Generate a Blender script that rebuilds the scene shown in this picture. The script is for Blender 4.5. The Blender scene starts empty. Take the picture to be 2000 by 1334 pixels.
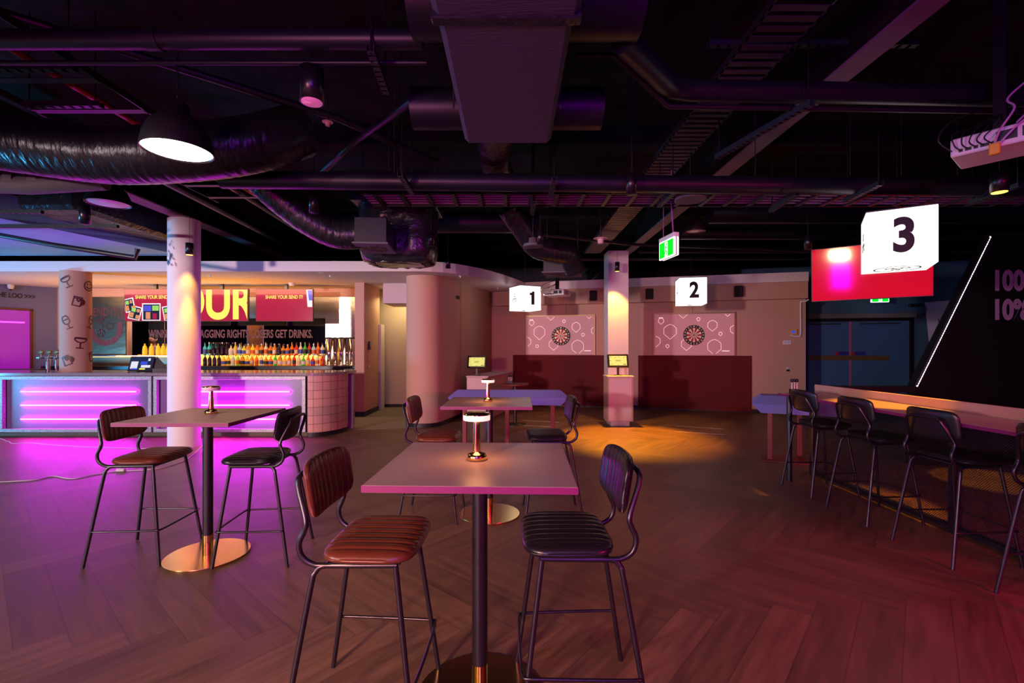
import bpy, math, random
from math import sin, cos, pi, radians as R
from mathutils import Vector, Matrix, Euler
random.seed(7)
SC = bpy.context.scene
COL = SC.collection

# ------------------------------------------------------------------ camera, world, exposure
EYE = 1.45
cd = bpy.data.cameras.new('camera'); cam = bpy.data.objects.new('camera', cd); COL.objects.link(cam)
cam.location = (0, 0, EYE); cam.rotation_euler = (R(90), 0, 0)
cd.sensor_width = 36; cd.lens = 917/2000*36; cd.shift_y = 0.00625; cd.clip_start = .05; cd.clip_end = 100
SC.camera = cam
w = bpy.data.worlds.new('world'); SC.world = w; w.use_nodes = True
w.node_tree.nodes['Background'].inputs[0].default_value = (.045, .04, .09, 1)
w.node_tree.nodes['Background'].inputs[1].default_value = .05
SC.view_settings.view_transform = 'Standard'; SC.view_settings.look = 'None'
SC.view_settings.exposure = 0.0; SC.view_settings.gamma = 1; SC.view_settings.use_curve_mapping = False
SC.cycles.max_bounces = 6; SC.cycles.sample_clamp_indirect = 4; SC.cycles.caustics_reflective = False
SC.cycles.caustics_refractive = False

def area(name, loc, target, sx, sy, power, color, spread=180):
    l = bpy.data.lights.new(name, 'AREA'); l.shape = 'RECTANGLE'; l.size = sx; l.size_y = sy
    l.energy = power; l.color = color; l.spread = R(spread)
    o = bpy.data.objects.new(name, l); COL.objects.link(o); o.location = loc
    o.rotation_euler = (Vector(target)-Vector(loc)).to_track_quat('-Z', 'Y').to_euler(); return o
def spot(name, loc, target, power, color, angle=60, blend=.4, radius=.03):
    l = bpy.data.lights.new(name, 'SPOT'); l.energy = power; l.color = color
    l.spot_size = R(angle); l.spot_blend = blend; l.shadow_soft_size = radius
    o = bpy.data.objects.new(name, l); COL.objects.link(o); o.location = loc
    o.rotation_euler = (Vector(target)-Vector(loc)).to_track_quat('-Z', 'Y').to_euler(); return o

AMBER = (1, .50, .07)
_A = -math.atan(.272)
def wl_(s, off, z): return (s*cos(_A)+off*sin(_A), 12.02+s*sin(_A)-off*cos(_A), z)
area('assumed_key_light', (-8.2, -3.7, 2.2), (-2.6, 9, 1.8), .5, .4, 300, (1, .75, .77), 95)  # assumed source left of and behind the camera, placed from the cast shadows
area('red_fill_light', (4.2, -1.8, 1.9), (2.9, 2.2, 0), 1.0, .3, 75, (1, .0, .20), 80)  # unseen red lamp added to tint the floor at lower right
area('assumed_magenta_light', (-2.3, -2.3, 1.10), (0, 5, 1.2), .5, .8, 62, (1, .0, .55), 150)  # assumed magenta source behind the camera, placed from its television reflection
area('magenta_fill_light', (.2, -2.6, 2.2), (-.5, 6, 2.4), 1.2, .3, 72, (.42, .0, .9), 150)  # unseen magenta lamp added behind the camera to tint the ceiling
area('blue_fill_light', (.2, -2.4, 3.3), (2.5, 6, 3.2), 1.0, .4, 22, (.10, .30, .55), 150)  # unseen blue lamp added to tint the pipes and brackets
area('teal_fill_light', (-13.0, 4.7, .6), (-6.5, 7.2, 3.6), 2.4, .5, 260, (.06, .42, .85), 105)  # unseen teal lamp added low at the left to tint the ceiling
area('front_fill_light', (-2.35, -2.3, 1.78), (-.5, 3.0, .0), .5, .3, 58, (1, .60, .36), 78)  # warm fill added out of view behind the camera for the foreground
spot('column_pendant_light', (-4.57, 6.66, 2.74), (-4.60, 6.70, 0), 42, (1, .46, .06), 76, .7)
spot('column_pendant_beam', (-4.54, 6.64, 2.74), (-4.66, 6.77, 1.2), 330, (1, .42, .04), 30, 1)
spot('projector_beam', wl_(1.27, 2.3, 2.55), wl_(1.27, 0, 1.745), 34, (1, .92, .8), 11.5, .05)
spot('projector_beam', wl_(4.36, 2.3, 2.55), wl_(4.36, 0, 1.745), 34, (1, .92, .8), 11.5, .05)
spot('kiosk_pendant_light', (1.95, 8.86, 2.80), (1.97, 7.70, 0), 1700, (1, .34, .005), 52, .7)
spot('kiosk_pendant_spill', (1.95, 8.86, 2.80), (1.99, 9.0, 0), 170, (1, .46, .06), 86, .5)
spot('counter_pendant_light', (3.76, 3.62, 2.60), (3.42, 4.15, .95), 480, (1, .38, .012), 31, .4)
spot('assumed_corner_spot', (5.3, 5.0, 2.6), (5.3, 5.1, 0), 260, (1, .40, .02), 26, .2)  # assumed spot with no fitting, for the orange floor beyond the mesh
area('assumed_back_bar_light', (-6.9, 9.9, 2.72), (-6.9, 10.6, 1.4), 6.5, .35, 62, (1, .58, .28))  # assumed warm strip above the back bar, fitting not modelled
area('assumed_bar_uplight', (-7.2, 9.6, 1.25), (-7.2, 10.2, 3.2), 5.5, .15, 85, (1, .40, .03))  # unseen uplight assumed for the warm bar ceiling
area('assumed_passage_light', (-2.55, 10.9, 2.6), (-2.7, 11.3, 0), .8, .5, 17, (1, .80, .38))  # assumed warm lamp for the lit passage, out of view
area('hatch_fill_light', (-8.6, 11.35, 2.3), (-8.95, 11.7, 1.5), .3, .2, 14, (1, .7, .6))  # unseen lamp added to brighten the person behind the hatch

# ------------------------------------------------------------------ materials
def mat(name, color, rough=.6, metal=0., emit=None, es=0., spec=.5, trans=0., bump=None, noise=None, coat=0.):
    m = bpy.data.materials.new(name); m.use_nodes = True; nt = m.node_tree; b = nt.nodes['Principled BSDF']
    b.inputs['Base Color'].default_value = (*color, 1); b.inputs['Roughness'].default_value = rough
    b.inputs['Metallic'].default_value = metal; b.inputs['Specular IOR Level'].default_value = spec
    b.inputs['Transmission Weight'].default_value = trans; b.inputs['Coat Weight'].default_value = coat
    if emit: b.inputs['Emission Color'].default_value = (*emit, 1); b.inputs['Emission Strength'].default_value = es
    tc = nt.nodes.new('ShaderNodeTexCoord')
    if noise:      # (scale, other colour, contrast)
        n = nt.nodes.new('ShaderNodeTexNoise'); n.inputs['Scale'].default_value = noise[0]; n.inputs['Detail'].default_value = 4
        nt.links.new(tc.outputs['Object'], n.inputs['Vector'])
        r = nt.nodes.new('ShaderNodeValToRGB'); c = noise[2] if len(noise) > 2 else .15
        r.color_ramp.elements[0].position = .5-c; r.color_ramp.elements[1].position = .5+c
        r.color_ramp.elements[0].color = (*color, 1); r.color_ramp.elements[1].color = (*noise[1], 1)
        nt.links.new(n.outputs['Fac'], r.inputs['Fac']); nt.links.new(r.outputs['Color'], b.inputs['Base Color'])
    if bump:       # (scale, strength, distance, stretch)
        n = nt.nodes.new('ShaderNodeTexNoise'); n.inputs['Scale'].default_value = bump[0]; n.inputs['Detail'].default_value = 5
        mp = nt.nodes.new('ShaderNodeMapping')
        if len(bump) > 3: mp.inputs['Scale'].default_value = bump[3]
        nt.links.new(tc.outputs['Object'], mp.inputs['Vector']); nt.links.new(mp.outputs['Vector'], n.inputs['Vector'])
        bp = nt.nodes.new('ShaderNodeBump'); bp.inputs['Strength'].default_value = bump[1]; bp.inputs['Distance'].default_value = bump[2]
        nt.links.new(n.outputs['Fac'], bp.inputs['Height']); nt.links.new(bp.outputs['Normal'], b.inputs['Normal'])
    return m

def wood_floor():
    m = mat('herringbone_wood_floor', (.2, .1, .06), .42); nt = m.node_tree; b = nt.nodes['Principled BSDF']
    N = nt.nodes.new; L = nt.links.new
    def mth(op, a, c=None, d=None):
        n = N('ShaderNodeMath'); n.operation = op
        for i, v in enumerate((a, c, d)):
            if v is None: continue
            if isinstance(v, (int, float)): n.inputs[i].default_value = v
            else: L(v, n.inputs[i])
        return n.outputs[0]
    tc = N('ShaderNodeTexCoord'); rot = N('ShaderNodeMapping'); rot.inputs['Rotation'].default_value = (0, 0, R(41)); L(tc.outputs['Object'], rot.inputs['Vector'])
    sp = N('ShaderNodeSeparateXYZ'); L(rot.outputs['Vector'], sp.inputs[0])
    PW, n_ = .19, 6
    x = mth('DIVIDE', mth('ADD', sp.outputs['X'], 100), PW); y = mth('DIVIDE', mth('ADD', sp.outputs['Y'], 100), PW)
    ii, jj = mth('FLOOR', x), mth('FLOOR', y); fx, fy = mth('FRACT', x), mth('FRACT', y)
    m_ = mth('FLOORED_MODULO', mth('ADD', mth('SUBTRACT', ii, jj), .5), 2*n_); m_ = mth('FLOOR', m_)
    isv = mth('GREATER_THAN', m_, n_-.5); ish = mth('SUBTRACT', 1, isv)
    off = mth('SUBTRACT', 2*n_-1, m_)
    def mixv(a, c): return mth('ADD', mth('MULTIPLY', a, ish), mth('MULTIPLY', c, isv))
    idx = mixv(mth('SUBTRACT', ii, m_), mth('ADD', ii, 500)); idy = mixv(jj, mth('SUBTRACT', jj, off))
    fr = mixv(fy, fx); al = mixv(mth('ADD', m_, fx), mth('ADD', off, fy)); along = mixv(x, y); v = mixv(y, x)
    cmb = N('ShaderNodeCombineXYZ'); L(idx, cmb.inputs[0]); L(idy, cmb.inputs[1])
    wn = N('ShaderNodeTexWhiteNoise'); wn.noise_dimensions = '3D'; L(cmb.outputs[0], wn.inputs['Vector'])
    g = N('ShaderNodeCombineXYZ'); L(mth('MULTIPLY', along, .22), g.inputs[0]); L(mth('MULTIPLY', v, 2.2), g.inputs[1]); L(mth('MULTIPLY', wn.outputs['Value'], 20), g.inputs[2])
    n = N('ShaderNodeTexNoise'); n.inputs['Scale'].default_value = 1.7; n.inputs['Detail'].default_value = 7; n.inputs['Roughness'].default_value = .62; L(g.outputs[0], n.inputs['Vector'])
    ramp = N('ShaderNodeValToRGB'); e = ramp.color_ramp.elements
    e[0].position = .22; e[0].color = (.075, .040, .020, 1); e[1].position = .80; e[1].color = (.23, .128, .068, 1)
    L(n.outputs['Fac'], ramp.inputs['Fac'])
    mul = N('ShaderNodeMix'); mul.data_type = 'RGBA'; mul.blend_type = 'MULTIPLY'; mul.inputs[0].default_value = 1
    val = mth('ADD', mth('MULTIPLY', wn.outputs['Value'], .36), .76)
    gap = mth('GREATER_THAN', mth('MINIMUM', mth('MINIMUM', fr, mth('SUBTRACT', 1, fr)), mth('MINIMUM', al, mth('SUBTRACT', n_, al))), .012)
    val = mth('MULTIPLY', val, mth('ADD', mth('MULTIPLY', gap, .4), .6))
    c2 = N('ShaderNodeCombineColor'); L(val, c2.inputs[0]); L(val, c2.inputs[1]); L(val, c2.inputs[2])
    L(ramp.outputs[0], mul.inputs[6]); L(c2.outputs[0], mul.inputs[7]); L(mul.outputs[2], b.inputs['Base Color'])
    rr = mth('ADD', mth('MULTIPLY', n.outputs['Fac'], .3), .30); L(rr, b.inputs['Roughness'])
    return m

def tile_mat():
    m = mat('pink_tile', (.6, .3, .25), .3); nt = m.node_tree; b = nt.nodes['Principled BSDF']
    uv = nt.nodes.new('ShaderNodeUVMap'); br = nt.nodes.new('ShaderNodeTexBrick')
    br.offset = 0; br.inputs['Scale'].default_value = 1; br.inputs['Brick Width'].default_value = .14; br.inputs['Row Height'].default_value = .14
    br.inputs['Mortar Size'].default_value = .0035; br.inputs['Color1'].default_value = (.62, .33, .27, 1); br.inputs['Color2'].default_value = (.5, .27, .23, 1)
    br.inputs['Mortar'].default_value = (.08, .03, .035, 1)
    nt.links.new(uv.outputs[0], br.inputs['Vector']); nt.links.new(br.outputs['Color'], b.inputs['Base Color']); return m

def mesh_screen_mat():
    m = bpy.data.materials.new('perforated_black_mesh'); m.use_nodes = True; nt = m.node_tree; b = nt.nodes['Principled BSDF']
    b.inputs['Base Color'].default_value = (.006, .006, .007, 1); b.inputs['Roughness'].default_value = .45
    tc = nt.nodes.new('ShaderNodeTexCoord'); mp = nt.nodes.new('ShaderNodeMapping'); mp.inputs['Rotation'].default_value = (R(45), 0, 0)
    v = nt.nodes.new('ShaderNodeTexVoronoi'); v.voronoi_dimensions = '2D'; v.inputs['Scale'].default_value = 75; v.inputs['Randomness'].default_value = 0
    sx = nt.nodes.new('ShaderNodeSeparateXYZ'); cx = nt.nodes.new('ShaderNodeCombineXYZ')
    nt.links.new(tc.outputs['Object'], mp.inputs['Vector']); nt.links.new(mp.outputs[0], sx.inputs[0])
    nt.links.new(sx.outputs[1], cx.inputs[0]); nt.links.new(sx.outputs[2], cx.inputs[1]); nt.links.new(cx.outputs[0], v.inputs['Vector'])
    lt = nt.nodes.new('ShaderNodeMath'); lt.operation = 'GREATER_THAN'; lt.inputs[1].default_value = .40
    nt.links.new(v.outputs['Distance'], lt.inputs[0]); nt.links.new(lt.outputs[0], b.inputs['Alpha']); return m

M = {}
M['floor'] = wood_floor()
M['tile'] = tile_mat()
M['mesh'] = mesh_screen_mat()
M['carpet'] = mat('grey_vinyl', (.2, .17, .12), .7, noise=(60, (.26, .22, .16)))
M['slab'] = mat('painted_slab', (.010, .010, .009), 1, spec=.1, bump=(6, .5, .02), noise=(3, (.022, .022, .018)))
M['darkwall'] = mat('dark_wall_paint', (.03, .03, .045), .8)
M['pink'] = mat('pink_wall_paint', (.52, .30, .22), .72, bump=(90, .12, .003))
M['offwhite'] = mat('lilac_white_paint', (.72, .62, .64), .65)
M['colwhite'] = mat('column_plaster', (.78, .71, .72), .6, bump=(9, .25, .008))
M['beige'] = mat('cream_wall_paint', (.62, .52, .36), .7)
M['blue'] = mat('blue_wall_paint', (.03, .085, .15), .75)
M['violetwall'] = mat('slate_blue_wall_paint', (.12, .13, .36), .7)
M['bluedoor'] = mat('blue_door_paint', (.035, .10, .24), .55)
M['maroon'] = mat('maroon_felt', (.11, .006, .007), .9, bump=(300, .3, .002))
M['lintel'] = mat('pink_lilac_paint', (.6, .43, .43), .65)
M['black'] = mat('black_plastic', (.008, .008, .009), .45)
M['blackm'] = mat('black_powder_coat', (.008, .006, .010), .32, spec=.6)
M['ceilpaint'] = mat('dark_blue_grey_paint', (.008, .008, .016), .42, spec=.4)
M['duct'] = mat('wrapped_duct_fabric', (.06, .05, .078), .6, bump=(11, .9, .012, (1, 8, 1)))
M['foil'] = mat('black_foil', (.03, .035, .045), .25, metal=.4, bump=(9, .7, .03, (1, 1, 1)))
M['foil2'] = mat('foil_duct_skin', (.014, .013, .018), .30, metal=.25, bump=(7, .7, .02, (3.2, 1, 1)))
M['steel'] = mat('brushed_stainless', (.50, .46, .42), .30, metal=1, bump=(2.5, .35, .02, (1, 1, 2.5)))
M['logosteel'] = mat('dark_brushed_stainless', (.13, .10, .065), .34, metal=1, bump=(2.5, .35, .02, (1, 1, 2.5)))
M['chrome'] = mat('polished_steel', (.62, .6, .6), .12, metal=1)
M['galv'] = mat('speckled_galvanised_steel', (.24, .23, .23), .48, metal=.3, noise=(70, (.46, .44, .45), .1))
M['beam'] = mat('grey_painted_steel', (.10, .09, .10), .7)
M['tray'] = mat('dark_galvanised_tray', (.045, .04, .055), .5, metal=.3)
M['strut'] = mat('channel_steel', (.03, .04, .045), .42, metal=.3)
M['brass'] = mat('brushed_brass', (.86, .60, .20), .16, metal=1)
M['brassplate'] = mat('satin_brass_plate', (.82, .56, .20), .2, metal=1, bump=(30, .05, .002, (1, 12, 1)))
M['tabletop'] = mat('taupe_laminate', (.42, .275, .245), .36, noise=(4, (.46, .31, .28), .3))
M['edge'] = mat('magenta_tinted_edge', (.17, .006, .09), .5)  # plum base colour stands in for magenta light on the edges
M['plaster_chip'] = mat('exposed_plaster', (.3, .24, .24), .8)
M['brown'] = mat('tan_leather', (.125, .032, .013), .33, noise=(7, (.085, .019, .009), .25), bump=(160, .15, .001))
M['blackleather'] = mat('black_leather', (.010, .008, .010), .34, bump=(160, .2, .001))
M['violet'] = mat('lavender_vinyl', (.26, .25, .72), .5)
M['redleg'] = mat('red_painted_steel', (.15, .014, .010), .5)
M['red'] = mat('red_pipe_paint', (.55, .015, .01), .45)
M['white'] = mat('white_plastic', (.72, .68, .70), .45)
M['neon'] = mat('magenta_neon', (.1, 0, .1), .4, emit=(.90, .010, 1), es=80)
M['neonback'] = mat('light_box_acrylic', (.13, .10, .17), .35)
M['lamp'] = mat('lamp_diffuser', (.8, .6, .5), .4, emit=(1, .60, .46), es=1.25)
M['lampoff'] = mat('lamp_diffuser_off', (.7, .6, .66), .4)
M['dome'] = mat('pendant_diffuser', (.8, .8, .8), .4, emit=(1, .82, .70), es=13)
M['amberglow'] = mat('amber_lens', (.8, .5, .1), .4, emit=(1, .55, .08), es=3)
M['ledwhite'] = mat('led_dots', (.8, .7, .8), .4, emit=(1, .72, .95), es=9)
M['sign'] = mat('light_box_white', (.8, .8, .8), .4, emit=(1, .95, .93), es=1.6)
M['signtop'] = mat('sign_cap', (.02, .02, .02), .5)
M['ink'] = mat('black_lettering', (.008, .006, .006), .6)
M['maroonink'] = mat('maroon_vinyl_lettering', (.08, .008, .012), .5)
M['pinkink'] = mat('mauve_lettering', (.42, .22, .38), .6)
M['mirror'] = mat('mirror_glass', (.75, .72, .7), .03, metal=1)
M['glass'] = mat('clear_glass', (.9, .9, .9), .02, trans=1)
M['green'] = mat('exit_green', (0, .3, 0), .4, emit=(.0, .8, .02), es=1.1)
M['exitwhite'] = mat('exit_white', (.8, .8, .8), .4, emit=(1, .95, .93), es=1.5)
M['tvred'] = mat('screen_crimson', (.1, .002, .01), .07, emit=(.62, .004, .022), es=1.0)
M['tvpink'] = mat('screen_raspberry', (.06, .005, .01), .14, emit=(.36, .010, .055), es=.9)
M['tvyellow'] = mat('screen_yellow', (.1, .1, .02), .2, emit=(.95, .82, .13), es=1.0)
M['tvwhite'] = mat('screen_white', (.1, .1, .1), .2, emit=(.75, .72, .8), es=1.0)
M['tvblue'] = mat('screen_blue', (.02, .02, .1), .2, emit=(.03, .06, .6), es=1.0)
M['tvlime'] = mat('screen_lime', (.02, .02, .1), .2, emit=(.3, .7, .03), es=1.0)
M['tvdark'] = mat('screen_dark', (.005, .005, .02), .15, emit=(.01, .012, .03), es=1.0)
M['tvskin'] = mat('screen_warm', (.1, .05, .02), .2, emit=(.5, .22, .1), es=1.0)
M['proj'] = mat('projected_screen', (.42, .25, .25), .6, emit=(.30, .085, .10), es=.62)  # projector light put into the panel as faint emission
M['projline'] = mat('projected_line', (.7, .6, .6), .6, emit=(.9, .62, .58), es=.9)  # projected lines drawn as glowing strokes
M['gold'] = mat('gold_trim', (.26, .18, .08), .4, metal=.5)
M['padglow'] = mat('tablet_yellow', (.1, .1, .02), .2, emit=(.85, .78, .2), es=.95)
M['shelfglow'] = mat('backlit_amber_acrylic', (.7, .4, .1), .4, emit=(1, .46, .05), es=1.3)
M['counter'] = mat('bar_stone_top', (.30, .24, .25), .14, noise=(60, (.2, .16, .17), .1))
M['skin'] = mat('skin', (.5, .26, .18), .5)
M['hair'] = mat('dark_hair', (.012, .008, .006), .6)
M['shirt'] = mat('mauve_shirt', (.2, .13, .2), .8)
M['yellowbox'] = mat('yellow_isolator_box', (.7, .38, .03), .5)
M['doorglow'] = mat('lit_doorway_acrylic', (.14, .02, .18), .35, emit=(.55, .0, .72), es=.42)
M['dbwhite'] = mat('dartboard_sisal_cream', (.85, .77, .6), .8); M['dbred'] = mat('dartboard_red', (.4, .012, .01), .8)
M['dbgreen'] = mat('dartboard_green', (.01, .18, .03), .8); M['dbblack'] = mat('dartboard_black', (.014, .012, .01), .8)
M['dbring'] = mat('dartboard_number_ring', (.55, .42, .2), .5)
M['poster'] = mat('white_paper', (.5, .47, .6), .7)
M['strip'] = mat('brown_tape', (.09, .055, .015), .6)
M['cordwhite'] = mat('white_cable', (.6, .55, .55), .5)
M['wire'] = mat('purple_cable', (.25, .08, .3), .45)

# ------------------------------------------------------------------ mesh builder
class B:
    def __init__(s): s.v = []; s.f = []; s.m = []; s.sm = []; s.T = Matrix()
    def add(s, vs, fs, mi=0, smooth=False):
        k = len(s.v); s.v += [tuple(s.T @ Vector(p)) for p in vs]
        for f in fs: s.f.append([i+k for i in f]); s.m.append(mi); s.sm.append(smooth)
        return s
    def box(s, x0, x1, y0, y1, z0, z1, mi=0):
        v = [(x, y, z) for z in (z0, z1) for x, y in ((x0, y0), (x1, y0), (x1, y1), (x0, y1))]
        return s.add(v, [(3, 2, 1, 0), (4, 5, 6, 7), (0, 1, 5, 4), (1, 2, 6, 5), (2, 3, 7, 6), (3, 0, 4, 7)], mi)
    def bbox(s, x0, x1, y0, y1, z0, z1, r=.005, mi=0):     # box with chamfered edges
        v = []; idx = {}
        for sx, X in ((-1, x0), (1, x1)):
            for sy, Y in ((-1, y0), (1, y1)):
                for sz, Z in ((-1, z0), (1, z1)):
                    for ax in range(3):
                        p = [X-sx*r, Y-sy*r, Z-sz*r]; p[ax] = (X, Y, Z)[ax]; idx[(sx, sy, sz, ax)] = len(v); v.append(p)
        f = []
        for ax in range(3):
            a, b = [i for i in range(3) if i != ax]
            for sg in (-1, 1):
                q = []
                for u, w_ in ((-1, -1), (1, -1), (1, 1), (-1, 1)):
                    k = [0, 0, 0]; k[ax] = sg; k[a] = u; k[b] = w_; q.append(idx[(*k, ax)])
                if (sg > 0) != (ax != 1): q.reverse()
                f.append(q)
            for u in (-1, 1):
                for w_ in (-1, 1):
                    k0 = [0, 0, 0]; k0[ax] = -1; k0[a] = u; k0[b] = w_; k1 = list(k0); k1[ax] = 1
                    q = [idx[(*k0, a)], idx[(*k1, a)], idx[(*k1, b)], idx[(*k0, b)]]
                    if (u*w_ > 0) != (ax == 1): q.reverse()
                    f.append(q)
        for sx in (-1, 1):
            for sy in (-1, 1):
                for sz in (-1, 1):
                    q = [idx[(sx, sy, sz, i)] for i in range(3)]
                    if sx*sy*sz < 0: q.reverse()
                    f.append(q)
        return s.add(v, f, mi)
    def prism(s, poly, z0, z1, mi=0, smooth=False):        # poly counter-clockwise in XY; z may be functions of (x,y)
        n = len(poly); g0 = z0 if callable(z0) else (lambda x, y: z0); g1 = z1 if callable(z1) else (lambda x, y: z1)
        s.add([(x, y, g0(x, y)) for x, y in poly]+[(x, y, g1(x, y)) for x, y in poly], [(i, (i+1) % n, n+(i+1) % n, n+i) for i in range(n)], mi, smooth)
        s.add([(x, y, g0(x, y)) for x, y in poly], [list(range(n))[::-1]], mi)
        s.add([(x, y, g1(x, y)) for x, y in poly], [list(range(n))], mi); return s
    def tube(s, pts, r, seg=10, mi=0, cap=True, ripple=None):
        P = [Vector(p) for p in pts]; n = len(P); vs = []; fs = []
        rs = r if isinstance(r, (list, tuple)) else [r]*n
        up = None
        for i in range(n):
            t = (P[min(i+1, n-1)]-P[max(i-1, 0)]).normalized()
            if up is None:
                up = Vector((0, 0, 1)) if abs(t.z) < .9 else Vector((1, 0, 0))
            up = (up - t*up.dot(t)); up.normalize(); sd = t.cross(up)
            for k in range(seg):
                a = 2*pi*k/seg; rr = rs[i]
                vs.append(P[i]+(up*cos(a)+sd*sin(a))*rr)
        for i in range(n-1):
            for k in range(seg):
                a, b = i*seg+k, i*seg+(k+1) % seg; fs.append((a, a+seg, b+seg, b))
        s.add(vs, fs, mi, True)
        if cap: s.add(vs[:seg], [list(range(seg))], mi); s.add(vs[-seg:], [list(range(seg))[::-1]], mi)
        return s
    def cyl(s, p0, p1, r, seg=20, mi=0): return s.tube([p0, p1], r, seg, mi)
    def lathe(s, prof, c=(0, 0, 0), seg=28, mi=0, smooth=True, cap=True):   # prof (r,z) bottom to top outside
        n = len(prof); vs = []; fs = []
        for r, z in prof:
            for k in range(seg): a = 2*pi*k/seg; vs.append((c[0]+r*cos(a), c[1]+r*sin(a), c[2]+z))
        for i in range(n-1):
            for k in range(seg): a, b = i*seg+k, i*seg+(k+1) % seg; fs.append((a, b, b+seg, a+seg))
        s.add(vs, fs, mi, smooth)
        if cap and prof[0][0] > 1e-5: s.add(vs[:seg], [list(range(seg))[::-1]], mi)
        if cap and prof[-1][0] > 1e-5: s.add(vs[-seg:], [list(range(seg))], mi)
        return s
    def quad(s, a, b, c, d, mi=0): return s.add([a, b, c, d], [(0, 1, 2, 3)], mi)

def build(name, b, mats, parent=None, loc=None, rotz=0):
    me = bpy.data.meshes.new(name); me.from_pydata([tuple(v) for v in b.v], [], b.f)
    if not isinstance(mats, (list, tuple)): mats = [mats]
    for m in mats: me.materials.append(M[m] if isinstance(m, str) else m)
    me.polygons.foreach_set('material_index', b.m); me.polygons.foreach_set('use_smooth', b.sm); me.update()
    o = bpy.data.objects.new(name, me); COL.objects.link(o)
    if parent: o.parent = parent
    if loc: o.location = loc
    if rotz: o.rotation_euler[2] = rotz
    return o
def tag(o, label, cat, group=None, kind=None):
    o['label'] = label; o['category'] = cat
    if group: o['group'] = group
    if kind: o['kind'] = kind
    return o
def struct(name, b, m, loc=None, rotz=0, label=None):
    o = build(name, b, m, None, loc, rotz); o['kind'] = 'structure'
    if label: o['label'] = label
    return o
def thing(name, label, cat, loc=(0, 0, 0), rotz=0, group=None):
    o = bpy.data.objects.new(name, None); COL.objects.link(o); o.location = loc; o.rotation_euler = (0, 0, rotz)
    o.empty_display_size = .1
    return tag(o, label, cat, group)
def dup(root, loc, rotz, label, group=None, swap=None):
    r = root.copy(); COL.objects.link(r); r.location = loc; r.rotation_euler = (0, 0, rotz); r['label'] = label
    if group: r['group'] = group
    for ch in list(root.children):
        c = ch.copy(); COL.objects.link(c); c.parent = r
        for g in ch.children:
            d = g.copy(); COL.objects.link(d); d.parent = c
    return r
def text_mesh(txt, size, ext=.001, sx=1., bold=0., align='CENTER'):
    c = bpy.data.curves.new('t', 'FONT'); c.body = txt; c.size = size; c.extrude = ext; c.offset = bold; c.align_x = align; c.align_y = 'CENTER'
    o = bpy.data.objects.new('t', c); COL.objects.link(o)
    dg = bpy.context.evaluated_depsgraph_get(); me = bpy.data.meshes.new_from_object(o.evaluated_get(dg))
    bpy.data.objects.remove(o); me.transform(Matrix.Diagonal((sx, 1, 1, 1))); return me
def text(name, txt, size, m, loc, rot, parent=None, ext=.001, sx=1., bold=0., align='CENTER'):
    me = text_mesh(txt, size, ext, sx, bold, align); me.name = name; me.materials.clear(); me.materials.append(M[m])
    o = bpy.data.objects.new(name, me); COL.objects.link(o); o.location = loc; o.rotation_euler = rot
    if parent: o.parent = parent
    return o
FR = (R(90), 0, 0)      # lettering that faces the room (-Y)

def smooth_path(pts, n=8):      # Catmull-Rom
    P = [Vector(p) for p in pts]; out = []
    for i in range(len(P)-1):
        a, b, c, d = P[max(i-1, 0)], P[i], P[i+1], P[min(i+2, len(P)-1)]
        for k in range(n):
            t = k/n; out.append(.5*((2*b)+(c-a)*t+(2*a-5*b+4*c-d)*t*t+(3*b-a-3*c+d)*t*t*t))
    out.append(P[-1]); return out

# ------------------------------------------------------------------ the shell
struct('floor', B().box(-14, 12, -4, 15, -.1, 0), 'floor')
b = B(); b.box(-14.1, 12.1, -4.1, 15.1, 4.0, 4.15)
struct('ceiling', b, 'slab')
struct('wall_left', B().box(-14.1, -14, -4, 15, 0, 4), 'darkwall')
struct('wall_right', B().box(12, 12.1, -4, 15, 0, 4), 'darkwall')
struct('wall_rear', B().box(-14, 12, -4.1, -4, 0, 4), 'darkwall')
struct('added_light_blocker', B().box(-13.9, -.8, -.45, -.25, 2.50, 4.0), 'darkwall')  # unseen header added behind the camera to keep assumed key light off the ceiling
struct('wall_far', B().box(-14, 12, 15, 15.1, 0, 4), 'darkwall')
struct('trim_1', B().prism([(-4.6, 7.9), (-1.7, 8.55), (-1.45, 12.4), (-4.6, 12.4)], .0005, .004), 'carpet', label='grey passage floor beside the bar end')

A = -math.atan(.272); CA, SA = cos(A), sin(A)
WL = Vector((0, 12.02, 0))
def wl(s, off=0, z=0): return (s*CA + off*SA, 12.02 + s*SA - off*CA, z)   # along the dart wall, off = distance out from it
# dart wall (local: x along wall, y=0 front face, +y behind)
struct('wall_back', B().box(-.55, 6.66, 0, .25, 0, 3.09), 'pink', loc=(0, 12.02, 0), rotz=A)
struct('trim_2', B().bbox(-.45, 6.66, -.16, 0, 2.52, 2.885, .004), 'pink', loc=(0, 12.02, 0), rotz=A, label='pink bulkhead above the dart lanes')
struct('trim_3', B().bbox(.3, 6.66, -.19, 0, 2.886, 3.09, .004), 'offwhite', loc=(0, 12.02, 0), rotz=A, label='pale cap strip along the bulkhead')
struct('baseboard_back', B().box(-.4, 6.66, -.012, 0, 0, .075), 'black', loc=(0, 12.02, 0), rotz=A)
struct('trim_4', B().box(1.395, 1.402, -.003, 0, 2.23, 2.52).box(4.33, 4.337, -.003, 0, 2.23, 2.52), 'maroonink', loc=(0, 12.02, 0), rotz=A, label='panel joints above the dart screens')
struct('wall_blue', B().box(5.9, 12.5, 0, .2, 0, 3.4), 'blue', loc=(0, 13.2, 0), rotz=A)
struct('wall_return', B().box(6.42, 6.66, .25, 1.45, 0, 3.09), 'pink', loc=(0, 12.02, 0), rotz=A)
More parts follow.
